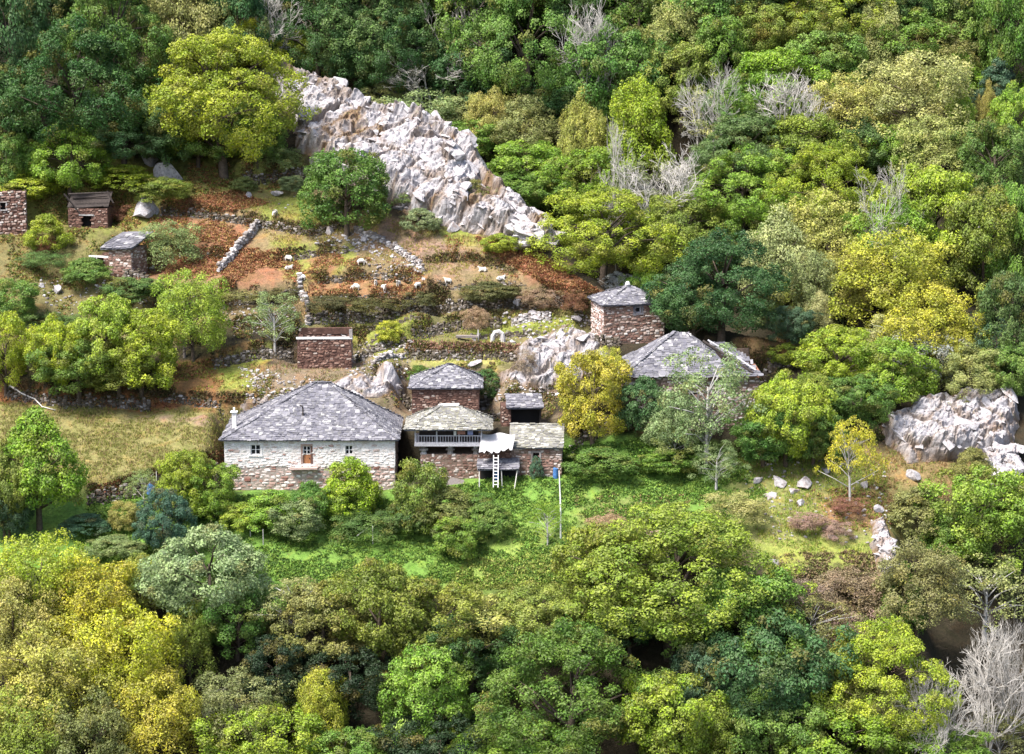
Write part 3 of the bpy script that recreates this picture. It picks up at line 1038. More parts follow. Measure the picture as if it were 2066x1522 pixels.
# ---------------------------------------------------------------- the raised granary
def granary():
    R = root_at('raised_granary', 'horreo', 'raised wooden granary with slate roof, open gallery and stone stilts', 'granary')
    w, d = 7.6, 5.4
    base = wall_shell(6.6, 4.6, 2.75, (), drop=1.5)
    bw = base.obj('base_wall', M['mortar'], R, loc=(0.2, 0.2, 0))
    P = Pieces('stone', 'rust_stone', bw, 130)
    lay_wall(P, -3.3, 3.3, -0.4, 2.75, 0, 'f', (), 0.5, 0.26, 0.06)
    lay_wall(P, 0, 4.6, -0.4, 2.75, -3.3, 'l', (), 0.5, 0.26, 0.06)
    P.build()
    zb = 3.75
    for x in (-2.8, 0.2, 3.1):
        for y in (0.6, 4.4):
            a = Acc()
            a.tube([(x, y, 2.7), (x, y, 2.9), (x, y, 3.2), (x, y, 3.3)], [.4, .34, .26, .24], 8)
            a.tube([(x, y, 3.2), (x, y, 3.4)], [.55, .5], 8)
            a.tube([(x, y, 3.4), (x, y, zb - 0.02)], [.3, .3], 8)
            a.obj('stilt', M['pale_dry_stone'], R)
    a = Acc()
    a.box(-w / 2, w / 2, -0.25, 0.1, zb, zb + 0.42, 0.03)
    a.box(-w / 2, w / 2, d - 0.2, d + 0.1, zb, zb + 0.4)
    a.box(-w / 2, w / 2, 0.1, d - 0.2, zb + 0.1, zb + 0.3)
    a.obj('floor_beam', M['grey_wood'], R)
    a = Acc()
    a.box(-w / 2 + 0.5, w / 2 - 0.5, 1.0, d - 0.3, zb + 0.3, zb + 2.0)
    a.obj('cabin', M['dark_wood'], R)
    rail = Acc()
    rail.box(-w / 2 + 0.05, w / 2 - 0.05, -0.15, -0.05, zb + 1.15, zb + 1.25)
    rl = rail.obj('gallery_rail', M['grey_wood'], R)
    for i in range(25):
        x = -w / 2 + 0.2 + i * (w - 0.4) / 24
        a = Acc(); a.box(x - 0.03, x + 0.03, -0.13, -0.07, zb + 0.42, zb + 1.15)
        a.obj('baluster', M['grey_wood'], rl)
    for x in (-w / 2 + 0.1, -1.3, 1.2, w / 2 - 0.1):
        a = Acc(); a.box(x - 0.07, x + 0.07, -0.17, -0.03, zb + 0.42, zb + 2.05); a.obj('gallery_post', M['grey_wood'], R)
    hip_roof(R, w + 0.6, d, zb + 2.0, 2.05, -0.9, 0.9, 0.75, 'mossy_slate', 0.26, 0.46, 240)
    a = Acc(); a.box(-1.15, 1.15, d / 2 - 0.25, d / 2 + 0.25, zb + 4.12, zb + 4.3, 0.04); a.obj('ridge_cap', M['white_paint'], R)
    p, ang = SITES['horreo']
    y = p.y - 0.3
    for nm, lab, x, wd, ht, m in (('hanging_cloth', 'white cloth hanging on the granary gallery', 0.75, 0.3, 0.55, 'white_paint'), ('hanging_cloth', 'brown cloth hanging on the granary gallery', 1.45, 0.9, 0.45, 'brown_cloth'), ('hanging_cloth', 'pale blue cloth hanging on the granary gallery', 2.45, 0.6, 0.5, 'blue_cloth')):
        n = 8
        V, F = [], []
        for i in range(n + 1):
            for j, z in enumerate((0, -ht)):
                V.append((x + (i / n - .5) * wd, 0.03 * math.sin(i * 2.1) * (1 + j), z))
        for i in range(n): F.append((2 * i, 2 * i + 1, 2 * i + 3, 2 * i + 2))
        V2 = [(a_, b_ + 0.015, c_) for a_, b_, c_ in V]
        F2 = [tuple(k + len(V) for k in f[::-1]) for f in F]
        o = link(nm, mesh_from(nm, V + V2, F + F2, [M[m]]), loc=(p.x, y, p.z + zb + 1.85))
        tag(o, lab, 'laundry', 'laundry on the granary')
M['brown_cloth'] = plain('brown_cloth', (0.30, 0.15, 0.12), 0.15, 8)
M['blue_cloth'] = plain('blue_cloth', (0.25, 0.28, 0.48), 0.15, 8)
granary()

# ---------------------------------------------------------------- sheds on the right of the granary
def gable_shed():
    R = root_at('stone_shed', 'shed', 'small stone shed with one slate roof slope and an ivy-trimmed window hole', 'shed')
    w, d, h = 5.7, 4.0, 3.35
    op = [(-0.4, 0.35, 1.9, 2.75)]
    wall = wall_shell(w, d, h, op).obj('wall', M['mortar'], R)
    P = Pieces('stone', 'rust_stone', wall, 160)
    lay_wall(P, -w / 2, w / 2, -0.4, h, 0, 'f', op, 0.52, 0.28, 0.08)
    P.build()
    P = Pieces('stone', 'rust_stone', wall, 0)
    lay_wall(P, 0.1, d, -0.3, h, w / 2, 'r', (), 0.6, 0.3)
    P.build('side_wall_stones')
    a = Acc(); a.box(op[0][0], op[0][1], 0.45, 0.5, 1.9, 2.75); a.obj('window', M['inside_shade'], R)  # near-black sheet paints the shade in the window hole
    surround(R, -0.4, 0.35, 1.9, 2.75, 'pale_dry_stone', 0.2)
    ac = Acc()
    A, B, C, D = (-w / 2 - .15, -.3, h), (w / 2 + .15, -.3, h), (w / 2 + .15, d + .1, h + 1.75), (-w / 2 - .15, d + .1, h + 1.75)
    lo = [(x, y, z - 0.12) for x, y, z in (A, B, C, D)]
    ac.add([A, B, C, D] + lo, [(0, 1, 2, 3), (0, 4, 5, 1), (1, 5, 6, 2), (2, 6, 7, 3), (3, 7, 4, 0), (4, 7, 6, 5)])
    roof = ac.obj('roof', M['slate_bed'], R)
    P = Pieces('slate', 'mossy_slate', roof, 180)
    lay_face(P, A, B, C, D, 0.29, 0.5)
    lay_hip(P, D, C, 0.5)
    P.build()
    # gable infill under the slope
    a = Acc()
    for x0, x1 in ((-w / 2 + .02, -w / 2 + .5), (w / 2 - .5, w / 2 - .02)):
        a.add([(x0, 0.1, h - .1), (x1, 0.1, h - .1), (x1, d, h - .1), (x0, d, h - .1), (x0, d, h + 1.55), (x1, d, h + 1.55)], [(0, 3, 2, 1), (0, 1, 5, 4), (2, 3, 4, 5), (0, 4, 3), (1, 2, 5)])
    a.obj('gable', M['mortar'], R)
    # ivy below the window
    return R
gable_shed()

def lean_to():
    p, ang = SITES['shed']
    q = ground(998, 975)
    R = tag(empty('lean_to', (q.x, q.y, q.z)), 'ramshackle lean-to with white sheet roof between granary and stone shed', 'shed')
    a = Acc(); a.box(-1.75, 1.85, 1.6, 2.1, -0.6, 4.6); wall = a.obj('wall', M['dark_mortar'], R)
    P = Pieces('stone', 'dark_red_stone', wall, 60)
    lay_wall(P, -1.75, 1.85, 1.8, 4.4, 1.6, 'f', (), 0.5, 0.26, 0.06)
    P.build()
    # white sheet: sagging, ragged lower edge
    n, m = 18, 8
    V, F = [], []
    for j in range(m + 1):
        for i in range(n + 1):
            s, t = i / n, j / m
            rag = (0.22 * math.sin(i * 1.7) + 0.16 * math.sin(i * 3.1 + 1)) * (1 - t)
            V.append((-1.75 + 3.7 * s + 0.35 * t, -0.3 + 2.4 * t + rag * .4, 3.75 + 1.35 * t + 0.12 * math.sin(s * 9 + t * 3) - 0.35 * (1 - t) * (1 - s) + rag * .5))
    for j in range(m):
        for i in range(n):
            k = j * (n + 1) + i
            F.append((k, k + 1, k + n + 2, k + n + 1))
    N = len(V)
    V += [(x, y + .02, z - .05) for x, y, z in V]
    F += [tuple(k + N for k in f[::-1]) for f in F]
    link('sheet_roof', mesh_from('sheet_roof', V, F, [M['white_sheet']], True), R)
    ac = Acc()
    A, B, C, D = (-1.9, -.6, 1.55), (2.7, -.6, 1.6), (2.7, 1.6, 2.3), (-1.9, 1.6, 2.3)
    lo = [(x, y, z - 0.1) for x, y, z in (A, B, C, D)]
    ac.add([A, B, C, D] + lo, [(0, 1, 2, 3), (0, 4, 5, 1), (1, 5, 6, 2), (2, 6, 7, 3), (3, 7, 4, 0), (4, 7, 6, 5)])
    roof = ac.obj('lower_roof', M['slate_bed'], R)
    P = Pieces('slate', 'slate', roof, 60)
    lay_face(P, A, B, C, D, 0.35, 0.6)
    P.build()
    a = Acc(); a.box(-1.6, 2.6, 1.2, 1.5, -.5, 1.75); a.obj('opening_shade', M['inside_shade'], R)  # near-black sheet put in as the shade of the open front
    for x, l in ((-1.7, 0), (0.75, 0.1), (2.55, -0.35)):
        a = Acc(); a.tube([(x + l, -.65, -.7), (x, -.5, 1.6)], [.07, .06], 6); a.obj('post', M['bleached_wood'], R)
    a = Acc(); a.box(0.0, 0.5, 0.2, 0.28, -.4, 1.35); a.obj('door', M['blue_paint'], R)
    # ladder leaning on the lean-to
    L = tag(empty('ladder', (q.x + 0.12, q.y - 1.3, q.z - 0.3)), 'white wooden ladder leaning against the lean-to', 'ladder')
    L.rotation_euler = (math.radians(-14), 0, math.radians(-2))
    for x in (-.26, .26):
        a = Acc(); a.box(x - .045, x + .045, -.045, .045, 0, 3.6); a.obj('rail', M['white_paint'], L)
    for i in range(9):
        a = Acc(); a.box(-.215, .215, -.035, .035, .28 + i * .37, .36 + i * .37); a.obj('rung', M['white_paint'], L)
    # tall pale pole and blue barrel at the shed corner
    b = ground(1131, 1086)
    a = Acc()
    top = at_y(1128, 950, b.y)
    a.tube([(0, 0, -.5), (0.02, 0, 2.2), (-0.05, 0, 4.6), (top.x - b.x, 0, top.z - b.z)], [.10, .09, .08, .055], 7)
    tag(a.obj('pole', M['white_paint'], loc=b), 'tall thin white pole standing in the green meadow below the shed', 'pole')
    b = ground(1121, 966)
    a = Acc()
    a.tube([(0, 0, -.2), (0, 0, .05), (0, 0, .35), (0, 0, .7), (0, 0, 1.1), (0.02, 0, 1.15)], [.28, .3, .32, .3, .3, .22], 12)
    tag(a.obj('barrel', M['blue_paint'], loc=b), 'blue barrel at the corner of the stone shed', 'barrel')
    b = ground(918, 985)
    a = Acc(); a.add([(-1.1, 0, -.2), (1.1, 0, -.6), (1.0, .5, .6), (-1.1, .5, 1.1), (-1.1, .12, -.2), (1.1, .12, -.6), (1.0, .62, .6), (-1.1, .62, 1.1)], [(0, 1, 2, 3), (4, 7, 6, 5), (0, 4, 5, 1), (1, 5, 6, 2), (2, 6, 7, 3), (3, 7, 4, 0)])
    tag(a.obj('stone_slab', M['pale_dry_stone'], loc=b), 'big pale slab leaning below the granary wall', 'slab')
lean_to()

def upper_shed():
    R = root_at('open_shed', 'ushed', 'little open-fronted shed with slate roof above the lean-to', 'shed')
    a = Acc(); a.box(-2.3, -1.2, 0, .6, -1.5, 2.3); a.box(-2.3, -1.7, .6, 3, -1.5, 2.3); a.box(-1.7, 2.3, 2.5, 3.0, -1.5, 2.4)
    wall = a.obj('wall', M['dark_mortar'], R)
    P = Pieces('stone', 'dark_red_stone', wall, 60)
    lay_wall(P, -2.3, -1.2, -1.2, 2.3, 0, 'f', (), .45, .25, .06)
    P.build()
    a = Acc(); a.box(-1.2, 2.2, 1.2, 1.3, -1, 2.2); a.obj('inside_shade', M['inside_shade'], R)  # black sheet standing for the unlit inside of the shed
    for x in (2.2, ):
        a = Acc(); a.box(x - .1, x + .1, .1, .3, -1, 2.2); a.obj('post', M['dark_wood'], R)
    ac = Acc()
    A, B, C, D = (-1.7, -.5, 2.2), (2.5, -.5, 2.2), (2.4, 3.1, 3.1), (-1.6, 3.1, 3.1)
    lo = [(x, y, z - 0.12) for x, y, z in (A, B, C, D)]
    ac.add([A, B, C, D] + lo, [(0, 1, 2, 3), (0, 4, 5, 1), (1, 5, 6, 2), (2, 6, 7, 3), (3, 7, 4, 0), (4, 7, 6, 5)])
    roof = ac.obj('roof', M['slate_bed'], R)
    P = Pieces('slate', 'slate', roof, 70)
    lay_face(P, A, B, C, D, 0.42, 0.6)
    P.build()
upper_shed()

# ---------------------------------------------------------------- square tower on the rock
def right_tower():
    R = root_at('square_tower', 'rtower', 'square red and white stone tower with slate pyramid roof on the pale rock', 'building')
    w, d, h = 7.5, 6.3, 4.75
    op = [(0.1, 0.9, 3.65, 4.45)]
    wall = wall_shell(w, d, h, op).obj('wall', M['mortar'], R)
    P = Pieces('stone', 'rust_stone', wall, 200)
    lay_wall(P, -w / 2, w / 2, -0.3, h, 0, 'f', op, 0.52, 0.27, 0.09)
    P.build()
    P = Pieces('stone', 'pale_stone', wall, 60)
    lay_wall(P, 0.05, d, -0.3, h, -w / 2, 'l', (), 0.6, 0.3, 0.09)
    P.build('side_wall_stones')
    surround(R, .1, .9, 3.65, 4.45, 'slate', 0.22)
    window(R, .12, .88, 3.67, 4.43, 0.2, 'grey_wood', 1, 1, 0.14)
    hip_roof(R, w, d, h, 1.75, -0.15, 0.15, 0.3, 'slate', 0.27, 0.5, 180)
    a = Acc(); a.tube([(0, d / 2, h + 1.7), (0, d / 2, h + 1.95), (0, d / 2, h + 2.25), (0, d / 2, h + 2.35)], [.3, .3, .22, .1], 7); a.obj('finial', M['white_paint'], R)
right_tower()

# ---------------------------------------------------------------- barn with collapsing roof
def barn():
    R = root_at('barn', 'barn', 'large stone barn with sagging slate roof, right side collapsing onto a bare beam', 'barn')
    w, d, h = 15.4, 9.5, 6.2
    op = [(-7.2, -6.0, 0.4, 2.4), (-0.2, 0.6, 3.2, 4.3)]
    wall = wall_shell(w, d, h, op, drop=2.0, top=False).obj('wall', M['mortar'], R)
    P = Pieces('stone', 'pale_stone', wall, 170)
    lay_wall(P, -w / 2, w / 2, -0.5, h, 0, 'f', op, 0.62, 0.3, 0.07)
    P.build()
    P = Pieces('stone', 'pale_stone', wall, 0)
    lay_wall(P, 0, d, 3, h, w / 2, 'r', (), 0.7, 0.35)
    P.build('end_wall_stones')
    a = Acc(); a.box(-w / 2 + .5, w / 2 - .5, 1.2, 1.3, -1, h - .3); a.obj('inside_shade', M['inside_shade'], R)  # black sheet behind the front wall, painted indoor shade
    surround(R, -7.2, -6.0, .4, 2.4, 'pale_dry_stone', .2, 'door_surround', False)
    surround(R, -.2, .6, 3.2, 4.3, 'pale_dry_stone', .2)
    # roof: left and middle stand, the right third has fallen in
    z, rise, o = h, 4.35, 0.4
    L, Rr = -w / 2 - o, w / 2 + o
    A, Bm, B = (L, -o, z), (5.0, -o, z), (Rr, -o, z)
    pk, pk2 = (-1.6, d / 2, z + rise), (-0.2, d / 2, z + rise - .15)
    E, C = (L, d + o, z), (Rr, d + o, z)
    hipm = (2.9, 2.9, z + 2.35)
    ac = Acc()
    ac.add([A, Bm, hipm, pk2, pk, E, (4.0, d + o, z)], [(0, 1, 2, 3, 4), (0, 4, 5), (5, 4, 3, 6), (3, 2, 6), (2, 1, 6), (0, 5, 6, 1)])
    roof = ac.obj('roof', M['slate_bed'], R)
    P = Pieces('slate', 'slate', roof, 260)
    lay_face(P, A, Bm, pk2, pk, 0.30, 0.58, 0.06)
    P.build()
    P = Pieces('slate', 'slate', roof, 20)
    lay_face(P, E, A, pk, pk, 0.36, 0.66)
    lay_hip(P, A, pk); lay_hip(P, pk2, hipm, 0.6)
    P.build('side_slates')
    # the slumped remains to the right
    ac = Acc()
    s0, s1, s2, s3 = (3.0, -.2, z - .1), (Rr, -.3, z), (Rr - .5, 3.0, z + .9), (3.2, 3.4, z + .5)
    ac.add([s0, s1, s2, s3] + [(x, y, q - .15) for x, y, q in (s0, s1, s2, s3)], [(0, 1, 2, 3), (0, 4, 5, 1), (1, 5, 6, 2), (2, 6, 7, 3), (3, 7, 4, 0), (4, 7, 6, 5)])
    fr = ac.obj('fallen_roof', M['brown_earth'], R)
    P = Pieces('slate', 'slate', fr, 50)
    lay_face(P, (4.2, -.45, z), (Rr, -.45, z + .03), (Rr - .4, .9, z + .3), (4.6, .9, z + .3), .4, .8, .1)
    lay_face(P, (5.6, 1.6, z + .45), (Rr - .2, 1.6, z + .6), (4.4, 4.6, z + 2.6), (2.6, 4.6, z + 2.9), .4, .7, .12, skip=lambda a_, b_: random.random() < .3)
    P.build('fallen_slates')
    a = Acc(); a.tube([(1.6, 3.6, z + 3.5), (4.2, 2.0, z + 2.0), (7.0, 0.2, z + .35)], [.17, .16, .14], 7); a.obj('bare_beam', M['dark_wood'], R)
    a = Acc(); a.tube([(2.2, 3.9, z + 3.55), (4.9, 2.4, z + 2.1), (7.4, 0.7, z + .55)], [.10, .1, .1], 6); a.obj('pale_rafter', M['grey_wood'], R)
    a = Acc(); a.box(3.0, w / 2, d - .6, d - .05, h - 1, h + 1.6, .1); a.obj('back_gable', M['mortar'], R)
M['brown_earth'] = plain('brown_earth', (0.26, 0.13, 0.09), 0.4, 2.0)
barn()

# ---------------------------------------------------------------- ruins on the left
def roofless_ruin():
    R = root_at('roofless_ruin', 'ruin', 'roofless red stone ruin with white lintel, below the sheep terraces', 'ruin')
    w, d, h = 6.4, 4.4, 3.5
    a = wall_shell(w, d, h, (), drop=1.0, top=False)
    wall = a.obj('wall', M['dark_mortar'], R)
    P = Pieces('stone', 'dark_red_stone', wall, 200)
    lay_wall(P, -w / 2, w / 2, -.4, h + .15, 0, 'f', (), .5, .26, .09)
    P.build()
    P = Pieces('stone', 'rust_stone', wall, 30)
    lay_wall(P, .2, d, -.3, h, w / 2, 'r', (), .5, .27)
    lay_wall(P, -w / 2 + .5, w / 2 - .5, 1.5, h + .7, d - .55, 'f', (), .5, .27)
    lay_wall(P, -w / 2, w / 2, 2.5, h + .7, d + .02, 'b', (), .5, .27)
    P.build('back_wall_stones')
    a = Acc(); a.box(-w / 2 - .1, w / 2 + .1, -.12, .3, h + .05, h + .22, .03); a.obj('lintel', M['white_paint'], R)
    a = Acc(); a.box(w / 2 - .25, w / 2 + .1, -.1, .3, h + .22, h + 1.15, .04); a.obj('corner_stone', M['pale_dry_stone'], R)
    a = Acc(); a.box(-w / 2 + .3, w / 2 - .2, d - .6, d, h, h + .75, .06); a.obj('back_wall_top', M['dark_mortar'], R)
roofless_ruin()

def left_hut():
    R = root_at('stone_hut', 'lhut', 'small stone hut with crooked bluish slate roof and open dark left side', 'hut')
    w, d, h = 3.2, 3.8, 3.6
    wall = wall_shell(w, d, h, (), drop=1.2).obj('wall', M['mortar'], R)
    P = Pieces('stone', 'rust_stone', wall, 120)
    lay_wall(P, -w / 2, w / 2, -.6, h, 0, 'f', (), .5, .27, .08)
    lay_wall(P, 0, d, -.6, h, w / 2, 'r', (), .5, .27, .08)
    P.build()
    ac = Acc()
    A, B, C, D = (-w / 2 - .9, -.4, h - .15), (w / 2 + .4, -.4, h + .1), (w / 2 + .5, d + .3, h + 1.5), (-w / 2 - .6, d + .3, h + 1.2)
    ac.add([A, B, C, D] + [(x, y, q - .14) for x, y, q in (A, B, C, D)], [(0, 1, 2, 3), (0, 4, 5, 1), (1, 5, 6, 2), (2, 6, 7, 3), (3, 7, 4, 0), (4, 7, 6, 5)])
    roof = ac.obj('roof', M['slate_bed'], R)
    P = Pieces('slate', 'slate', roof, 70)
    lay_face(P, A, B, C, D, .42, .75, .1)
    P.build()
    a = Acc(); a.box(-w / 2 - 2.2, -w / 2, 2.2, 2.7, -.8, 2.6); a.box(-w / 2 - 2.7, -w / 2 - 2.2, .2, 2.7, -.8, 2.3)
    sw = a.obj('side_wall', M['dark_mortar'], R)
    P = Pieces('stone', 'rust_stone', sw, 50)
    lay_wall(P, -w / 2 - 2.7, -w / 2 - 2.2, -.6, 2.3, .2, 'f', (), .4, .25)
    lay_wall(P, -w / 2 - 2.2, -w / 2, 1.5, 2.6, 2.2, 'f', (), .5, .27)
    P.build()
    a = Acc(); a.box(-w / 2 - 2.8, -w / 2, -.1, .15, 2.3, 2.5, .03); a.obj('lintel_beam', M['bleached_wood'], R)
    for x in (-w / 2 - 2.05, -w / 2 - 1.7):
        a = Acc(); a.tube([(x, 0, -.6), (x, 0, 2.3)], [.07, .07], 6); a.obj('post', M['bleached_wood'], R)
left_hut()

def dark_ruin():
    R = root_at('collapsed_hut', 'druin', 'dark collapsed hut with hanging roof timbers and a black doorway, under the round bush', 'ruin')
    w, d, h = 5.0, 4.0, 2.5
    op = [(-.85, .45, 0, 1.6)]
    wall = wall_shell(w, d, h, op, drop=1.0, top=False).obj('wall', M['dark_mortar'], R)
    P = Pieces('stone', 'dark_red_stone', wall, 90)
    lay_wall(P, -w / 2, w / 2, -.4, h, 0, 'f', op, .5, .26, .08)
    P.build()
    a = Acc(); a.box(-2.2, 2.2, .9, 1.0, -.5, h); a.obj('inside_shade', M['inside_shade'], R)  # black sheet as painted shade behind the doorway
    a = Acc(); a.box(-1.1, .7, -.1, .3, 1.6, 1.8, .03); a.obj('lintel', M['pale_dry_stone'], R)
    for p0, p1 in (((-2.9, -.2, 4.4), (-1.0, 0, 1.9)), ((-2.4, .3, 4.3), (2.6, .4, 4.5)), ((2.5, .2, 4.7), (3.3, -.1, 3.2)), ((-1.4, .1, 2.6), (1.9, .1, 2.8)), ((-2.2, 2, 3.6), (2.2, 2, 3.9))):
        a = Acc(); a.tube([p0, p1], [.13, .1], 6); a.obj('roof_timber', M['dark_wood'], R)
    a = Acc(); a.add([(-2.6, .2, 2.7), (2.6, .2, 2.8), (2.6, 3.8, 4.3), (-2.6, 3.8, 4.1), (-2.6, .2, 2.6), (2.6, .2, 2.7), (2.6, 3.8, 4.2), (-2.6, 3.8, 4.0)], [(0, 1, 2, 3), (0, 4, 5, 1), (1, 5, 6, 2), (2, 6, 7, 3), (3, 7, 4, 0), (4, 7, 6, 5)])
    a.obj('roof_deck', M['dark_wood'], R)
dark_ruin()

def left_ruin():
    R = root_at('ruined_house', 'lruin', 'tall ruined stone wall with a window hole at the left edge of the picture', 'ruin')
    w, d, h = 4.0, 4.0, 5.3
    op = [(-1.2, -.5, 3.2, 4.1)]
    wall = wall_shell(w, d, h, op, drop=1.0, top=False).obj('wall', M['dark_mortar'], R)
    P = Pieces('stone', 'rust_stone', wall, 150)
    lay_wall(P, -w / 2, w / 2, -.4, h + .2, 0, 'f', op, .5, .27, .1)
    P.build()
    P = Pieces('stone', 'rust_stone', wall, 0)
    lay_wall(P, 0, d, 0, h, w / 2, 'r', (), .5, .3)
    P.build('end_wall_stones')
    a = Acc(); a.box(-1.2, -.5, .5, .55, 3.2, 4.1); a.obj('window', M['inside_shade'], R)  # black sheet painting the shade behind the wall opening
    surround(R, -1.2, -.5, 3.2, 4.1, 'pale_dry_stone', .15)
left_ruin()

# ---------------------------------------------------------------- dry stone walls on the slope
def dry_walls():
    for (pts, step, h, lab), poly in zip(WALLS, wall_world):
        c = poly.mean(0)
        base = Vector((c[0], c[1], float(height(c[0], c[1]))))
        R = tag(empty('dry_stone_wall', base), lab, 'stone wall', 'dry stone walls of the terraces')
        mat = 'pale_dry_stone' if lab.startswith(('pale', 'short pale', 'heap')) or 'tumbled' in lab else 'dry_stone'
        P = Pieces('stone', mat, R, 46)
        for i in range(len(poly) - 1):
            a, b = poly[i], poly[i + 1]
            L = float(np.hypot(*(b - a)))
            t = (b - a) / L
            n = np.array([-t[1], t[0]])
            yaw = math.atan2(t[1], t[0])
            s = 0.0
            while s < L:
                w = random.uniform(.25, .6)
                top = h * random.uniform(.75, 1.15)
                q = a + t * (s + w / 2)
                lo = q - n * 0.55
                z0 = float(height(lo[0], lo[1])) - 0.15
                z = z0
                while z < z0 + top + (0.15 if not step else 0.2):
                    hh = random.uniform(.14, .3)
                    k = (z - z0) / max(top, .1)
                    off = (-0.25 + 0.3 * k) if step else random.uniform(-.12, .12)
                    pp = q + n * off + t * random.uniform(-.12, .12)
                    P.add((pp[0] - base.x, pp[1] - base.y, z + hh / 2 - base.z), (random.uniform(-.1, .1), random.uniform(-.12, .12), yaw + random.uniform(-.25, .25)), (w * random.uniform(.75, 1.1), random.uniform(.4, .7), hh * 1.05))
                    z += hh * .92
                s += w * .9
        P.build()
dry_walls()

# ---------------------------------------------------------------- trees: reference size 10 wide and 10 tall, base at the origin
def leaves(centres, radii, per, size, r, flat=0.7, up=0.35, tint=None, hang=0.0, core=None):
    """sprays of small folded leaves round each spray centre"""
    n = len(centres)
    cnt = np.maximum((per * (radii / radii.mean()) ** 2).astype(int), 6)
    own = np.repeat(np.arange(n), cnt)
    N = len(own)
    d = r.normal(size=(N, 3))
    out = centres - (np.array([0, 0, 5.0]) if core is None else core)
    out /= np.linalg.norm(out, axis=1)[:, None] + 1e-6
    d /= np.linalg.norm(d, axis=1)[:, None]
    d = d + out[own] * 0.55 + np.array([0, 0, up])
    d /= np.linalg.norm(d, axis=1)[:, None]
    rad = radii[own] * r.uniform(0.62, 1.06, N) * (1 + 0.22 * np.sin(d[:, 0] * 5 + own) * np.cos(d[:, 1] * 6 + own * 2))
    p = centres[own] + d * rad[:, None] * np.array([1, 1, flat])
    nn = d + r.normal(size=(N, 3)) * 0.5
    nn /= np.linalg.norm(nn, axis=1)[:, None]
    a = np.cross(nn, r.normal(size=(N, 3)))
    if hang: a[:, 2] -= hang * np.abs(a[:, 2])
    a /= np.linalg.norm(a, axis=1)[:, None] + 1e-6
    b = np.cross(nn, a)
    s = size * r.uniform(0.6, 1.3, N)[:, None]
    V = np.stack([p - a * s, p + b * s * 0.62 + nn * s * 0.12, p + a * s, p - b * s * 0.62 + nn * s * 0.12], 1).reshape(-1, 3)
    q = np.arange(N)[:, None] * 4
    F = np.concatenate([q + np.array([0, 1, 2]), q + np.array([0, 2, 3])], 0)
    t = (r.random(n) if tint is None else tint)[own]
    return V, F, np.repeat(t, 4)

def crown_centres(r, n, shape):
    """spray centres through the crown, kept near its uneven outer surface"""
    out, rad = [], []
    ph = r.uniform(0, 6.28, 8)
    amp = shape.get('lump', 0.16)
    while len(out) < n:
        th = r.uniform(0, 6.28)
        cz = r.uniform(shape.get('zmin', -0.75), 1)
        sr = math.sqrt(max(0, 1 - cz * cz))
        lump = 1 + amp * (math.sin(2 * th + ph[0]) + math.sin(3 * th + ph[1] + 2 * cz) + math.sin(5 * th + ph[2]) * .6) * .6 + amp * math.sin(4 * cz + ph[3])
        k = r.uniform(shape.get('inner', .5), 1) ** .5
        x, y = math.cos(th) * sr, math.sin(th) * sr
        cone = shape.get('cone', 0)
        taper = 1 - cone * max(0, (cz + .6) / 1.6)
        R = shape['rx'] * lump * k * taper
        z = shape['cz'] + cz * shape['rz'] * (lump if cz < .6 else 1) * k
        out.append((x * R, y * R, z))
        rad.append(r.uniform(*shape['spray']))
    return np.array(out), np.array(rad)

KINDS = {
    'oak': dict(n=210, per=135, size=.122, rx=4.4, rz=4.4, cz=5.3, spray=(.42, 1.05), flat=.92, up=.3, zmin=-.85, lump=.2),
    'bigoak': dict(n=380, per=130, size=.078, rx=4.4, rz=4.3, cz=5.35, spray=(.3, .75), flat=.92, up=.3, zmin=-.85, lump=.2),
    'round': dict(n=210, per=135, size=.12, rx=4.4, rz=4.3, cz=5.2, zmin=-.85, spray=(.42, .98), flat=.92, up=.3, lump=.12),
    'airy': dict(n=260, per=95, size=.105, rx=4.4, rz=4.3, cz=5.6, spray=(.45, 1.0), flat=.95, up=.22, lump=.22, inner=.25, zmin=-.85),
    'birch': dict(n=240, per=100, size=.11, rx=4.3, rz=4.5, cz=5.3, spray=(.45, 1.0), flat=1.15, up=.2, lump=.2, cone=.42, hang=.5, inner=.25),
    'conic': dict(n=200, per=130, size=.12, rx=4.6, rz=4.5, cz=5.2, spray=(.5, 1.1), flat=.74, up=.35, lump=.14, cone=.6),
    'sparse': dict(n=130, per=48, size=.11, rx=4.5, rz=3.6, cz=6.0, spray=(.4, 1.0), flat=.75, up=.3, lump=.26, inner=.2),
    'bush': dict(n=140, per=120, size=.16, rx=4.2, rz=5.0, cz=3.6, spray=(.6, 1.5), flat=.75, up=.45, lump=.2, zmin=-.55),
    'dry': dict(n=130, per=80, size=.13, rx=4.4, rz=4.4, cz=3.2, spray=(.6, 1.5), flat=.85, up=.4, lump=.26, zmin=-.5, inner=.25),
}
VARIANTS = {'bigoak': 2, 'oak': 5, 'round': 2, 'airy': 3, 'birch': 3, 'conic': 2, 'sparse': 3, 'bush': 4, 'dry': 2}
tree_lib = {}

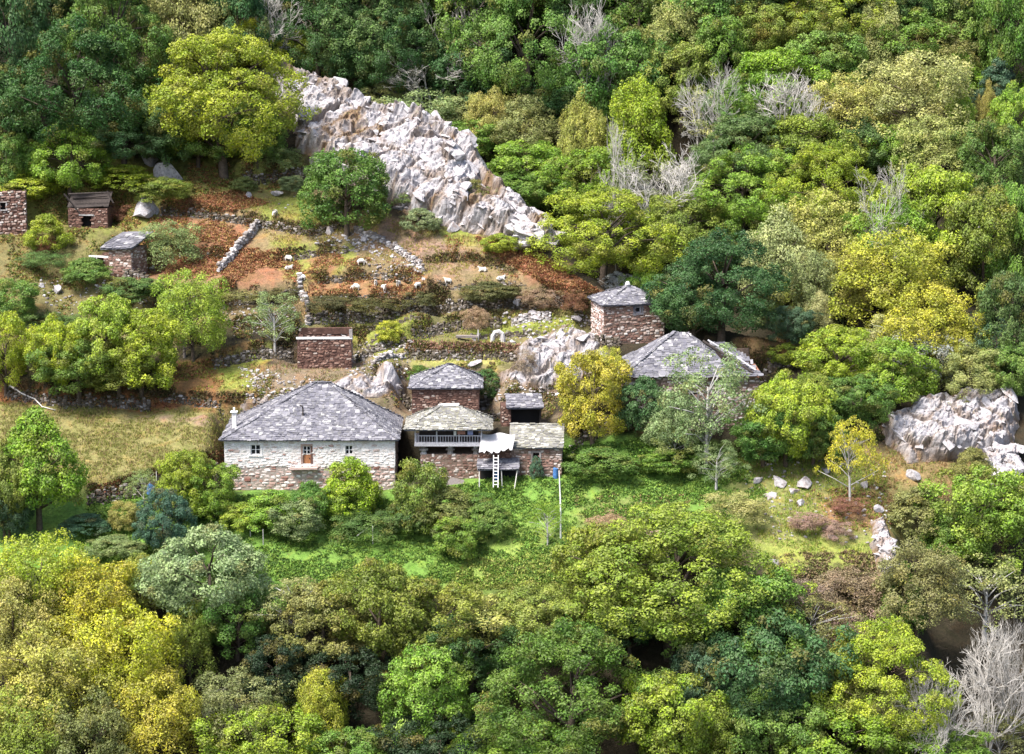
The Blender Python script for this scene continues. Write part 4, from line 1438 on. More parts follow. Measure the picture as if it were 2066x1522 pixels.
def limb_mesh(r, centres, kind):
    a = Acc()
    lean = (r.uniform(-.5, .5), r.uniform(-.4, .4))
    topz = 6.5 if kind not in ('birch', 'conic') else 8.6
    pts = [(0, 0, -1.2), (0, 0, 0), (lean[0] * .3, lean[1] * .3, 2.2), (lean[0] * .8, lean[1] * .8, 4.4), (lean[0], lean[1], topz)]
    k = .55 if kind in ('sparse', 'birch', 'airy') else .75
    a.tube(pts, [.52 * k, .42 * k, .34 * k, .24 * k, .05], 7)
    for i in r.permutation(len(centres))[:26 if kind in ('sparse', 'airy', 'birch') else 16]:
        c = centres[i]
        z0 = min(max(1.6, c[2] - r.uniform(1.2, 3.0)), topz - .6)
        s = np.array([lean[0] * z0 / topz, lean[1] * z0 / topz, z0])
        m = s * .5 + c * .5 + np.array([0, 0, r.uniform(-.1, .7)])
        a.tube([s, m, c], [.15 * k, .09 * k, .025], 5)
    return a.mesh('trunk', M['grey_bark'] if kind == 'sparse' else M['bark'], smooth=True)

def build_lib():
    for kind, nv in VARIANTS.items():
        K = KINDS[kind]
        for v in range(nv):
            r = np.random.default_rng(hash((len(kind), v, ord(kind[0]))) % 100000)
            c, rad = crown_centres(r, K['n'], K)
            V, F, t = leaves(c, rad, K['per'], K['size'], r, K['flat'], K['up'], hang=K.get('hang', 0), core=np.array([0, 0, K['cz'] - 1]))
            me = mesh_from('crown', V, F, [M['leaf']])
            attr(me, 'spray', t)
            tree_lib[kind, v] = (me, limb_mesh(r, c, kind) if kind not in ('bush', 'dry') else None)
    for v in range(4):
        r = random.Random(300 + v)
        stems, twigs = Acc(), Acc()
        def grow(p, d, L, rad, lev):
            bend = Vector((r.uniform(-.5, .5), r.uniform(-.5, .5), r.uniform(-.1, .25)))
            q = p + (d + bend * .4) * L * .5
            e = q + (d + bend).normalized() * L * .5
            (stems if lev < 2 else twigs).tube([p, q, e], [rad, rad * .82, rad * .62], 5 if lev < 2 else 3, cap=False)
            if lev >= 7: return
            for _ in range((r.choice((2, 3, 3)) if lev < 5 else r.choice((2, 3))) if lev else r.choice((4, 5))):
                nd = (d + Vector((r.uniform(-1, 1), r.uniform(-1, 1), r.uniform(-.5, .55))) * (.85 if lev > 2 else .7)).normalized()
                st = e if r.random() < .6 else q
                grow(st, nd, L * r.uniform(.6, .86), max(rad * .68, .013), lev + 1)
        grow(Vector((0, 0, -1)), Vector((0, 0, 1)), 3.4, .15, 0)
        zs = [p[2] for p in twigs.v]
        xs = [abs(p[0]) for p in twigs.v] + [abs(p[1]) for p in twigs.v]
        kz, kx = 10 / max(zs), 5 / np.percentile(xs, 99)
        for a in (stems, twigs):
            a.v = [(x * kx, y * kx, z * kz) for x, y, z in a.v]
        tree_lib['bare', v] = (twigs.mesh('branches', M['pale_bark']), stems.mesh('trunk', M['pale_bark'], smooth=True))
build_lib()
VARIANTS['bare'] = 4

C = {
    'shade_bk': (.022, .046, .017), 'dk': (.044, .108, .028), 'dk2': (.060, .135, .040), 'mg': (.105, .205, .036), 'mgd': (.095, .165, .045), 'bg': (.175, .305, .036), 'bg2': (.14, .255, .042),  # first tone blackens leaves to paint the shade of the lower hollows
    'yg': (.25, .345, .035), 'yg3': (.175, .265, .035), 'yg2': (.33, .40, .035), 'ygd': (.19, .245, .04), 'yl': (.40, .41, .045), 'gold': (.40, .395, .05), 'yo': (.35, .35, .08),
    'ol': (.185, .205, .065), 'pale': (.34, .36, .13), 'pol': (.26, .295, .10), 'gg': (.205, .285, .105), 'blg': (.075, .145, .08), 'grey': (.36, .38, .33), 'scrub': (.105, .11, .04), 'tan': (.29, .22, .14), 'pink': (.30, .205, .155), 'rust': (.25, .13, .065), 'smoke': (.34, .37, .36), 'brom': (.19, .25, .11),
}
# (u, v of the top, crown width, height down to the ground, kind, colour, label)
TREES = [
    # upper left wood
    (25, -60, 170, 330, 'oak', 'dk2', 'dark tree cut off by the top left corner'),
    (235, -60, 250, 330, 'oak', 'mg', 'tall mid green tree at the top left, behind the big dark one'),
    (165, 60, 310, 290, 'oak', 'dk', 'large dark green spreading tree above the round bright bush'),
    (20, 150, 150, 190, 'oak', 'dk2', 'dark green tree on the left edge below the corner tree'),
    (370, -50, 190, 260, 'airy', 'pol', 'pale olive airy tree at the top, right of the tall green tree'),
    (452, 72, 318, 285, 'oak', 'yg', 'wide yellow-topped tree beside the upper end of the white crag'),
    (330, 190, 150, 160, 'oak', 'mgd', 'dim green tree tucked left under the wide yellow-topped tree'),
    (520, 215, 120, 120, 'oak', 'bg2', 'green lower bough tree at the right foot of the wide yellow-topped tree'),
    (250, 225, 210, 120, 'oak', 'dk2', 'added dark undergrowth tree standing for black shade behind the round bright tree'),  # added dark crown, fills in for black shade under the big trees
    (400, 225, 150, 115, 'oak', 'mg', 'added green low tree in front of the trunk of the wide yellow-topped tree'),  # added with the dark one to cover lit ground where shade belongs
    (505, 45, 130, 120, 'round', 'yg2', 'bright yellow round treetop behind the crag summit'),
    (590, 62, 120, 130, 'round', 'yg', 'yellow-green treetop just right of the crag summit'),
    (140, 256, 165, 150, 'round', 'bg', 'round bright green tree over the collapsed hut'),
    (20, 280, 110, 120, 'oak', 'mg', 'green bushy tree on the left edge beside the round bright tree'),
    (480, -55, 150, 230, 'oak', 'dk2', 'dark tree at the top edge between the olive tree and bare boughs'),
    (560, -30, 130, 150, 'bare', 'pale', 'leafless pale boughs at the top edge left of centre'),
    (640, -40, 200, 270, 'oak', 'dk', 'dark tree directly behind the upper crag'),
    (745, -60, 200, 280, 'oak', 'mgd', 'dark green tree at the top, left of the white bare tree'),
    (800, 20, 190, 210, 'oak', 'dk', 'very dark tree below the top edge, left of the bare branches'),
    (905, -12, 130, 175, 'bare', 'pale', 'slender white leafless tree near the top centre'),
    (885, 88, 190, 130, 'bare', 'pale', 'wide leafless lichen-grey tree below the slender white one'),
    (960, -60, 160, 250, 'oak', 'mg', 'green tree at the top centre right of the slender white tree'),
    (1065, -40, 230, 300, 'oak', 'mg', 'large green tree over the black ravine'),
    (940, 90, 170, 150, 'oak', 'dk2', 'dark tree on the left rim of the ravine'),
    (1180, 0, 130, 180, 'bare', 'pale', 'grey leafless tree right of the ravine tree'),
    (1235, 55, 170, 235, 'oak', 'mg', 'green tree hanging over the right side of the ravine'),
    (1160, 150, 150, 130, 'oak', 'dk2', 'low dark tree in the ravine shade'),
    # behind the crag
    (760, 150, 100, 85, 'bush', 'pol', 'pale olive shrub on the skyline of the crag'),
    (845, 160, 170, 100, 'dry', 'brom', 'grey-green broom thicket behind the crag'),
    (930, 185, 110, 100, 'bush', 'pol', 'olive shrub at the right end of the broom thicket'),
    (990, 190, 110, 140, 'airy', 'yo', 'yellowish airy tree behind the crag, left one'),
    (1055, 205, 140, 140, 'airy', 'pol', 'pale olive airy tree between two yellow ones behind the crag'),
    (965, 238, 150, 140, 'oak', 'bg2', 'fresh green tree hugging the right edge of the crag'),
    (1175, 198, 95, 200, 'birch', 'yo', 'slim yellow birch below the ravine'),
    (1060, 285, 180, 180, 'oak', 'bg', 'bright green tree right of the crag, above its lower end'),
    (1050, 345, 150, 130, 'oak', 'mg', 'shadier green tree touching the lower right of the crag'),
    (1190, 305, 170, 150, 'oak', 'bg', 'bright green treetop above the big yellow-green tree'),
    (1130, 320, 120, 120, 'oak', 'ygd', 'olive green tree squeezed between two bright green ones'),
    (1285, 178, 150, 220, 'birch', 'yg', 'yellow-green birch with orange flecks right of the slim yellow one'),
    (1245, 240, 80, 180, 'bare', 'pale', 'narrow grey leafless tree left of the tangled bare ones'),
    (1330, 298, 180, 150, 'bare', 'pale', 'tangled whitish bare tree in the middle of the wood'),
    (1385, 340, 110, 100, 'bare', 'pale', 'small greenish-white bare tree at the right of the tangled one'),
    (1320, 330, 150, 110, 'sparse', 'pol', 'thin olive tree among the bare branches'),
    # upper right wood, top rows
    (1290, -50, 170, 190, 'oak', 'mg', 'green tree at the top edge, just right of the grey leafless tree'),
    (1400, -45, 180, 190, 'oak', 'bg2', 'fresh green tree at the top edge right of centre'),
    (1500, -50, 150, 180, 'airy', 'yo', 'yellowish tree touching the top edge above the right wood'),
    (1365, 15, 150, 180, 'airy', 'pol', 'olive rounded tree below the top edge right of centre'),
    (1450, 40, 130, 180, 'round', 'bg2', 'bluish fresh green dome beside the olive rounded tree'),
    (1290, 70, 130, 180, 'oak', 'mg', 'mid green tree left under the olive rounded tree'),
    (1375, 92, 150, 170, 'oak', 'ygd', 'yellow-tipped green tree above the white bare tree'),
    (1425, 128, 130, 140, 'bare', 'pale', 'white spreading bare tree standing out in the right wood'),
    (1440, 190, 150, 120, 'sparse', 'pale', 'lichen-pale thin tree at the foot of the white spreading one'),
    (1575, -35, 200, 190, 'oak', 'ygd', 'dense olive-yellow tree on the top edge'),
    (1690, -55, 220, 180, 'oak', 'yg', 'yellow-crowned tree on the top edge, left of the dark gap'),
    (1560, 105, 170, 170, 'oak', 'bg', 'bright green tree with yellow top left of the white forked snag'),
    (1490, 165, 120, 160, 'oak', 'mg', 'plain green tree between two bare trees'),
    (1580, 140, 140, 130, 'bare', 'pale', 'white forked snag among green crowns'),
    (1665, 72, 170, 160, 'oak', 'bg2', 'rounded green tree below the olive-yellow ones'),
    (1640, 30, 140, 150, 'oak', 'ygd', 'olive tree on the second row from the top edge'),
    (1775, 12, 110, 180, 'birch', 'pale', 'pale feathery birch pointing up right of the yellow crowns'),
    (1845, 30, 160, 150, 'oak', 'mg', 'green tree right of the feathery birch'),
    (1800, -60, 120, 160, 'oak', 'dk2', 'blue-dark tree at the top edge by the black gap'),
    (1945, -20, 140, 180, 'oak', 'bg2', 'tall green tree right of the black gap'),
    (2035, -20, 130, 260, 'oak', 'mg', 'tall green tree in the top right corner'),
    (1900, 55, 150, 130, 'airy', 'ol', 'olive airy tree below the tall green pair'),
    (1845, 118, 230, 200, 'airy', 'pale', 'broad pale straw-coloured tree in the right wood'),
    (1700, 165, 170, 170, 'airy', 'yo', 'straw-yellow tree left of the broad pale one'),
    (1930, 108, 110, 120, 'conic', 'bg', 'vivid green pointed tree right of the broad pale one'),
    (2010, 130, 110, 140, 'conic', 'blg', 'bluish pointed tree near the right edge'),
    (1992, 178, 50, 130, 'birch', 'yo', 'thin yellow birch near the right edge'),
    (2045, 180, 100, 170, 'oak', 'bg', 'bright green tree on the right edge below the corner tree'),
    (1935, 200, 75, 150, 'birch', 'bg', 'narrow bright green tree left of the thin yellow birch'),
    (1840, 235, 90, 120, 'oak', 'ol', 'small olive tree in the gap under the broad pale tree'),
    (1500, 232, 200, 170, 'oak', 'mgd', 'dull green tree with bare twigs in mid wood'),
    (1620, 232, 170, 160, 'oak', 'ygd', 'olive green tree under the white forked snag'),
    (1735, 245, 130, 130, 'oak', 'mgd', 'dim green tree left of the lime-topped shrub tree'),
    (1800, 258, 120, 120, 'oak', 'bg', 'lime-topped small tree in the right wood'),
    (1880, 245, 180, 170, 'airy', 'pol', 'soft olive tree above the yellow dome'),
    (2000, 255, 150, 190, 'oak', 'mg', 'green tree left of the right edge, upper middle'),
    (1965, 318, 100, 120, 'oak', 'bg2', 'green bough tree above the shaded gap at right'),
    # middle right wood
    (1505, 305, 200, 190, 'round', 'bg', 'big fresh green domed tree in the centre of the right wood'),
    (1590, 395, 130, 140, 'oak', 'bg', 'fresh green tree low at the right of the big dome'),
    (1670, 300, 200, 190, 'oak', 'yg', 'yellow-green tree left of the ghost-white bare tree'),
    (1762, 328, 130, 160, 'bare', 'pale', 'ghost-white bare tree shaped like a broom'),
    (1880, 342, 200, 220, 'oak', 'yg', 'yellow dome with green skirts right of the ghost-white tree'),
    (1805, 405, 150, 180, 'oak', 'bg', 'lime green tree below the ghost-white tree'),
    (1672, 393, 165, 190, 'airy', 'yo', 'soft yellow-olive tree left below the ghost-white tree'),
    (1975, 350, 120, 130, 'sparse', 'ol', 'thin grey-olive tree at the shoulder of the yellow dome'),
    (1985, 395, 170, 220, 'oak', 'ygd', 'olive-yellow tree above the dark gap on the right'),
    (2045, 380, 110, 260, 'oak', 'bg2', 'tall green tree along the right edge, middle height'),
    (1215, 383, 240, 235, 'round', 'yg', 'large luminous yellow-green tree behind the square tower'),
    (1375, 398, 210, 180, 'oak', 'ygd', 'olive-yellow tree right of the luminous yellow-green one'),
    (1495, 428, 130, 130, 'oak', 'bg2', 'green tree above right of the big dark one'),
    (1300, 400, 110, 130, 'oak', 'yg', 'yellow tuft of a tree against the bare branches'),
    (1455, 480, 250, 225, 'oak', 'dk', 'big dark green tree right of the square tower'),
    (1400, 560, 150, 140, 'oak', 'dk2', 'dark skirt tree at the left foot of the big dark one'),
    (1565, 442, 160, 230, 'birch', 'pale', 'pale yellow birch right of the big dark tree'),
    (1640, 515, 130, 180, 'birch', 'pol', 'pale birch standing next to the first pale birch'),
    (1800, 473, 230, 200, 'airy', 'yl', 'broad golden tree in the right wood'),
    (1710, 510, 120, 140, 'airy', 'yo', 'golden shoulder tree at the left of the broad golden tree'),
    (1245, 548, 70, 75, 'sparse', 'grey', 'pale grey twiggy shrub tree behind the tower roof'),
    (1305, 545, 100, 95, 'oak', 'bg', 'green tree peeping over the right of the tower roof'),
    (1180, 555, 90, 75, 'oak', 'yg', 'low yellow-green tree left of the tower roof'),
    (1870, 583, 180, 170, 'airy', 'gold', 'orange-gold tree below the broad golden tree'),
    (1650, 598, 80, 120, 'birch', 'pale', 'pale birch with a visible white stem behind the brown field'),
    (1600, 560, 100, 130, 'oak', 'ygd', 'olive tree between the dark tree and the white-stemmed birch'),
    (1590, 620, 90, 80, 'oak', 'blg', 'blue-green low tree behind the brown field'),
    (2030, 560, 130, 220, 'oak', 'mgd', 'dull green tree on the right edge below the dark gap'),
    (1985, 630, 110, 140, 'sparse', 'blg', 'thin bluish tree left of the dull green edge tree'),
    (1930, 660, 110, 110, 'airy', 'yl', 'small golden tree low at the right'),
    (1695, 662, 160, 125, 'round', 'yg', 'lime yellow bushy tree right of the brown field'),
    (1800, 640, 140, 110, 'sparse', 'pale', 'whitish thin tree above the green thicket on the right'),
    (1795, 692, 165, 135, 'oak', 'bg', 'green tree above the right outcrop, left part'),
    (1875, 650, 120, 130, 'dry', 'smoke', 'smoke-grey shrubby tree above the right outcrop'),
    (1960, 700, 140, 110, 'airy', 'pale', 'pale green tree right behind the right outcrop'),
    (2035, 690, 110, 130, 'oak', 'bg2', 'green tree on the right edge behind the outcrop'),
    (1730, 760, 150, 110, 'oak', 'mg', 'dark-hearted green bush tree left of the right outcrop'),
    (1640, 760, 110, 110, 'oak', 'ygd', 'olive tree between the barn and the right outcrop'),
    # around the barn
    (1195, 722, 160, 175, 'oak', 'gold', 'gold-orange tree between the shed and the barn'),
    (1225, 705, 80, 120, 'airy', 'yl', 'slim yellow tree leaning over the gold-orange one'),
    (1425, 705, 225, 235, 'sparse', 'gg', 'grey-green open tree in front of the barn'),
    (1370, 800, 130, 130, 'airy', 'gg', 'smaller grey-green tree left of the open one by the barn'),
    (1360, 850, 110, 95, 'sparse', 'pol', 'thin low tree on the green slope below the barn'),
    (1445, 895, 120, 95, 'sparse', 'gg', 'wispy grey-green tree standing in the meadow grass'),
    (1500, 760, 100, 75, 'dry', 'pink', 'pinkish leafless bush at the right corner of the barn'),
    (1585, 760, 165, 180, 'oak', 'yg', 'lime tree with black shade beneath, right of the barn'),
    (1540, 830, 140, 110, 'oak', 'mg', 'green bough tree left under the lime tree with black shade'),
    (1640, 830, 120, 110, 'oak', 'mg', 'green bough tree right under the lime tree with black shade'),
    (1715, 848, 115, 165, 'sparse', 'yl', 'thin yellow-leaved tree left of the right outcrop'),
    # left of the white house
    (215, 605, 160, 175, 'oak', 'yg', 'bright yellow-green tree, middle of the row above the left field'),
    (115, 645, 120, 150, 'oak', 'yg2', 'yellow tree at the left of the row above the left field'),
    (160, 690, 170, 115, 'oak', 'bg2', 'green lower tree in the row above the left field'),
    (285, 640, 170, 160, 'oak', 'yg', 'yellowish tree at the right of the row above the left field'),
    (240, 700, 170, 100, 'oak', 'ygd', 'low olive tree overhanging the left field'),
    (390, 555, 160, 175, 'airy', 'yg', 'tall lime tree below the rust bracken slope'),
    (555, 596, 120, 120, 'sparse', 'gg', 'grey-green tree with dark leaning trunk beside the roofless ruin'),
    (12, 635, 120, 165, 'oak', 'yg2', 'yellow tree cut by the left edge above the field'),
    (30, 560, 110, 90, 'bush', 'bg2', 'ivy-green bushy tree at the left edge below the hut'),
    (340, 430, 140, 110, 'dry', 'gg', 'grey-green broom thicket right of the left hut'),
    (80, 835, 210, 235, 'conic', 'bg', 'broad pointed bright green tree at the lower left of the field'),
    (10, 900, 120, 190, 'oak', 'ygd', 'olive tree on the left edge behind the pointed tree'),
    (20, 980, 110, 110, 'oak', 'blg', 'bluish dark bush tree on the left edge below the pointed tree'),
    (375, 915, 120, 130, 'oak', 'yg', 'yellow-green tree left of the white house corner'),
    (430, 938, 120, 110, 'oak', 'bg', 'green tree touching the white house corner'),
    (332, 990, 112, 135, 'round', 'blg', 'dense blue-green egg-shaped tree in the garden'),
    (700, 308, 165, 168, 'round', 'mg', 'lone dark green tree in the pasture under the white crag'),
    # lower wood, left
    (90, 1082, 210, 230, 'airy', 'yg', 'yellow-green tree at the top of the lower left wood'),
    (190, 1138, 190, 220, 'airy', 'yl', 'brilliant yellow tree below the garden'),
    (40, 1175, 190, 250, 'birch', 'yo', 'yellow birch on the left edge of the lower wood'),
    (250, 1225, 230, 250, 'airy', 'yl', 'large yellow tree in the middle of the lower left wood'),
    (110, 1275, 230, 260, 'airy', 'yo', 'straw-yellow tree at the lower left'),
    (320, 1360, 200, 220, 'birch', 'yl', 'yellow birch at the bottom, left third'),
    (60, 1390, 190, 220, 'airy', 'ygd', 'greenish tree in the bottom left corner'),
    (190, 1410, 190, 220, 'airy', 'ol', 'olive shadowed tree at the bottom edge, far left'),
    (285, 1130, 120, 140, 'airy', 'ygd', 'olive-gold tree between the yellow one and the grey-green dome'),
    (425, 1070, 220, 220, 'oak', 'gg', 'grey-green domed tree below the garden'),
    (480, 1180, 150, 150, 'oak', 'mg', 'shaded green tree at the right foot of the grey-green dome'),
    (385, 1222, 118, 170, 'birch', 'ygd', 'slim olive-green birch in the lower left wood'),
    (500, 1360, 200, 150, 'airy', 'ol', 'soft olive tree with white twigs at the lower left centre'),
    (455, 1385, 80, 70, 'bare', 'pale', 'white twigs fanning out of the soft olive tree'),
    (655, 1353, 125, 170, 'birch', 'yl', 'upright bright yellow tree at the bottom, left of centre'),
    (535, 1425, 200, 180, 'oak', 'yg', 'yellow-green tree on the bottom edge left of the upright yellow one'),
    (700, 1475, 170, 130, 'oak', 'bg2', 'green tree on the bottom edge under the upright yellow one'),
    # lower wood, centre
    (600, 1165, 150, 150, 'sparse', 'pol', 'thin pale tree at the lower rim of the meadow, left'),
    (650, 1185, 170, 170, 'oak', 'ol', 'olive tree at the lower rim of the meadow, left of centre'),
    (760, 1140, 190, 220, 'oak', 'ygd', 'yellow-olive tree rising over the lower rim of the meadow'),
    (700, 1310, 170, 140, 'oak', 'shade_bk', 'tree in the hollow below the meadow, leaves blackened for shade'),
    (560, 1290, 150, 140, 'oak', 'shade_bk', 'tree in the left part of the hollow, leaves blackened for shade'),
    (880, 1185, 180, 180, 'oak', 'ygd', 'olive tree at centre with grey dead twigs below it'),
    (985, 1185, 190, 120, 'dry', 'yo', 'dry yellow thicket on the lower rim of the meadow'),
    (1080, 1180, 150, 140, 'oak', 'ygd', 'olive bush tree at the right of the dry yellow thicket'),
    (900, 1265, 120, 90, 'bare', 'pale', 'dead grey branches in the dark hollow at the bottom centre'),
    (870, 1308, 175, 200, 'oak', 'bg', 'fresh bright green tree at the bottom centre'),
    (950, 1250, 170, 150, 'oak', 'dk', 'tree behind the fresh bright green one, coloured darker for shade'),  # darker leaf tone paints in the shade of the hollow
    (1145, 1265, 320, 300, 'round', 'mg', 'huge green domed tree at the bottom centre'),
    (1055, 1455, 220, 160, 'oak', 'bg', 'green tree on the bottom edge before the huge dome'),
    (880, 1445, 180, 150, 'oak', 'shade_bk', 'tree on the bottom edge left of the huge dome, leaves blackened for shade'),
    # lower wood, right
    (1350, 1030, 390, 290, 'oak', 'yg3', 'very broad yellow-topped tree at the lower edge of the meadow'),
    (1230, 1075, 210, 220, 'oak', 'ygd', 'yellow-olive tree at the left shoulder of the very broad one'),
    (1500, 1150, 230, 230, 'oak', 'bg2', 'green tree at the right shoulder of the very broad one'),
    (1270, 1195, 130, 140, 'oak', 'dk', 'green boughs below the very broad tree, coloured darker for shade'),  # hollow shade put into the leaf colour
    (1560, 1250, 230, 270, 'oak', 'dk2', 'dark green tree right of the black hollow'),
    (1430, 1300, 150, 200, 'oak', 'blg', 'blue-grey green tree at the right rim of the black hollow'),
    (1355, 1362, 200, 220, 'oak', 'yg', 'yellow-green tree right of the huge dome'),
    (1440, 1410, 150, 170, 'birch', 'ygd', 'feathery olive tree on the bottom edge right of the yellow-green one'),
    (1560, 1375, 170, 190, 'oak', 'bg2', 'green tree on the bottom edge under the dark one'),
    (1780, 1258, 260, 260, 'oak', 'yg', 'broad lime tree at the lower right'),
    (1700, 1310, 140, 180, 'airy', 'ygd', 'soft olive tree at the left of the broad lime tree'),
    (1690, 1415, 220, 180, 'round', 'bg', 'rounded green tree on the bottom edge at the lower right'),
    (1785, 1390, 110, 170, 'birch', 'pol', 'feathery pale tree right of the rounded one'),
    (1880, 1460, 170, 130, 'oak', 'bg', 'green tree on the bottom edge near the right corner'),
    (1620, 1150, 120, 130, 'dry', 'tan', 'tan twiggy thicket below the rocky pasture, left part'),
    (1710, 1130, 150, 120, 'dry', 'tan', 'tan twiggy thicket below the rocky pasture, right part'),
    (1640, 1200, 160, 140, 'sparse', 'ol', 'brownish thin tree in the gully below the tan thicket'),
    (1730, 1215, 140, 120, 'dry', 'pink', 'pinkish brown brush in the lower right gully'),
    (1850, 1105, 190, 180, 'airy', 'ol', 'olive tree right of the lower cliff'),
    (1820, 1140, 90, 150, 'conic', 'bg2', 'ivy-green narrow tree against the lower cliff'),
    (1985, 1125, 200, 170, 'sparse', 'pol', 'lichen-covered pale tree below the bright tree at right'),
    (1970, 955, 190, 200, 'oak', 'bg', 'vivid green tree at the foot of the right cliff'),
    (1920, 1020, 130, 130, 'oak', 'mg', 'green tree left of the vivid tree under the right cliff'),
    (1845, 980, 120, 105, 'bush', 'ol', 'dark olive bush on the edge of the rocky pasture'),
    (1975, 1230, 160, 290, 'bare', 'pale', 'large whitish bare tree at the lower right'),
    (2045, 1215, 140, 260, 'bare', 'pale', 'bare tree on the right edge beside the large bare one'),
    (2020, 1440, 150, 130, 'sparse', 'ol', 'brownish olive tree in the bottom right corner'),
    (1905, 1330, 150, 190, 'bare', 'pale', 'smaller bare tree in front of the large whitish one'),
]
# shrubs near the houses and on the slopes
SHRUBS = [
    (705, 915, 125, 130, 'bush', 'yg', 'rounded yellow-green bush in front of the white house'),
    (845, 922, 125, 150, 'bush', 'ygd', 'tall olive bush between the white house and the granary'),
    (900, 975, 130, 95, 'bush', 'ol', 'olive shrub below the leaning slab'),
    (625, 965, 80, 100, 'bush', 'mg', 'dark green shrub under the brown door'),
    (545, 985, 120, 85, 'bush', 'bg', 'bright green shrub at the left front of the house'),
    (600, 1005, 110, 80, 'bush', 'gg', 'grey-green shrub before the house'),
    (735, 1025, 150, 60, 'dry', 'mgd', 'low blue-grey bramble in front of the yellow-green bush'),
    (820, 1010, 100, 70, 'bush', 'mgd', 'dim low shrub at the foot of the tall olive bush'),
    (490, 1010, 90, 60, 'bush', 'yg', 'small yellow shrub at the left of the garden row'),
    (920, 1038, 100, 85, 'bush', 'bg', 'fresh green sapling in the middle of the meadow'),
    (985, 1010, 90, 75, 'bush', 'bg2', 'green sapling right of the fresh one in the meadow'),
    (1105, 1010, 80, 90, 'sparse', 'bg', 'thin sapling by the white pole'),
    (960, 990, 110, 60, 'bush', 'mg', 'green bramble under the lean-to posts'),
    (785, 648, 52, 48, 'bush', 'yl', 'small round yellow bush on the terrace'),
    (845, 420, 75, 50, 'bush', 'brom', 'round broom bush under the white crag'),
    (1010, 470, 80, 45, 'bush', 'yg', 'lime shrub at the lower end of the crag'),
    (820, 375, 50, 40, 'bush', 'gg', 'grey shrub growing on the crag, left'),
    (955, 360, 55, 70, 'bush', 'ol', 'dark shrub in a cleft of the crag'),
    (645, 145, 60, 30, 'bush', 'ol', 'olive tuft on the upper crag'),
    (1085, 430, 50, 50, 'bush', 'yo', 'tan shrub beside the last blocks of the crag'),
    (490, 355, 50, 30, 'bush', 'gg', 'pale green broom on the upper bank, left of two'),
    (590, 355, 60, 35, 'bush', 'brom', 'green broom on the upper bank, right of two'),
    (570, 300, 80, 55, 'dry', 'gg', 'grey-green dry brush under the crag top'),
    (985, 570, 110, 46, 'bush', 'scrub', 'dark hollow bush on the terrace edge below three sheep'),
    (843, 592, 70, 36, 'dry', 'scrub', 'dark bush on the long retaining wall'),
    (660, 596, 95, 32, 'dry', 'scrub', 'dark bush right of the short pale wall'),
    (565, 580, 90, 30, 'dry', 'scrub', 'dark bush left of the short pale wall'),
    (490, 582, 100, 28, 'dry', 'ol', 'dark bush at the left end of the bracken terrace'),
    (752, 606, 110, 28, 'dry', 'scrub', 'blackish bush in the middle of the long retaining wall'),
    (1090, 575, 80, 50, 'dry', 'tan', 'brown brush left of the square tower'),
    (1160, 575, 60, 55, 'dry', 'rust', 'rusty brush touching the square tower'),
    (960, 610, 60, 60, 'dry', 'tan', 'brown twiggy shrub on the curved wall'),
    (850, 735, 55, 40, 'bush', 'mg', 'green shrub left behind the small red tower'),
    (975, 750, 75, 60, 'bush', 'dk2', 'dark ivy clump right of the small red tower'),
    (1060, 700, 60, 60, 'dry', 'tan', 'brown shrub on the pale rock below the stone bench'),
    (1297, 752, 96, 130, 'bush', 'dk2', 'dark ivy mass covering the left of the barn wall'),
    (1480, 985, 140, 70, 'dry', 'pale', 'straw-coloured brush in the meadow corner'),
    (1230, 1030, 90, 60, 'dry', 'tan', 'brown weed patch in the meadow, left'),
    (1310, 1060, 90, 50, 'dry', 'pink', 'pinkish weed patch in the meadow, right'),
    (1630, 1030, 80, 42, 'dry', 'pink', 'pinkish bramble on the rocky pasture'),
    (1690, 1045, 70, 45, 'dry', 'pink', 'small pinkish bramble by the white stones'),
    (1710, 1000, 80, 40, 'dry', 'rust', 'rusty stump brush under the thin yellow tree'),
    (180, 520, 90, 55, 'bush', 'mg', 'green bush inside the open side of the left hut'),
    (90, 500, 110, 44, 'dry', 'mgd', 'bluish bramble left of the left hut'),
    (100, 625, 150, 45, 'dry', 'mgd', 'bluish bramble below the left path'),
    (270, 565, 130, 45, 'bush', 'mgd', 'dark bramble at the foot of the left hut'),
    (95, 430, 90, 80, 'bush', 'yg', 'yellowish bush between the two ruins at left'),
    (60, 350, 130, 60, 'bush', 'yg', 'lime bramble above the tall ruined wall'),
    (250, 330, 130, 50, 'bush', 'yg', 'lime bramble right of the round bright tree'),
    (330, 360, 120, 50, 'bush', 'ygd', 'olive bramble right of the big boulder'),
    (230, 400, 100, 50, 'dry', 'rust', 'orange bramble beside the collapsed hut'),
    (90, 470, 40, 50, 'dry', 'rust', 'small orange bush left of the hut'),
    (170, 1035, 100, 40, 'bush', 'blg', 'dark low hedge in the garden, left'),
    (250, 1010, 70, 60, 'bush', 'yo', 'orange-yellow shrub left of the egg-shaped tree'),
    (230, 1080, 110, 40, 'bush', 'gg', 'vegetable-bed greens in the garden'),
    (290, 950, 80, 70, 'sparse', 'gg', 'thin shrub against the rusty retaining wall'),
    (390, 985, 90, 60, 'bush', 'bg', 'green shrub right of the egg-shaped tree'),
    (1350, 905, 120, 50, 'bush', 'bg2', 'green nettle clump below the barn'),
    (1210, 900, 130, 55, 'bush', 'mg', 'green nettle clump right of the stone shed'),
    (1590, 690, 80, 50, 'bush', 'yg', 'lime bush at the right end of the brown field'),
    (1082, 918, 30, 48, 'bush', 'blg', 'ivy tuft under the window of the stone shed'),
    (1945, 800, 60, 45, 'bush', 'ol', 'olive tuft in a cleft of the right outcrop'),
    (1960, 900, 80, 80, 'bush', 'ol', 'olive scrub on the cliff side of the right outcrop'),
    (2020, 960, 90, 80, 'bush', 'ol', 'dim scrub under the right cliff'),
]

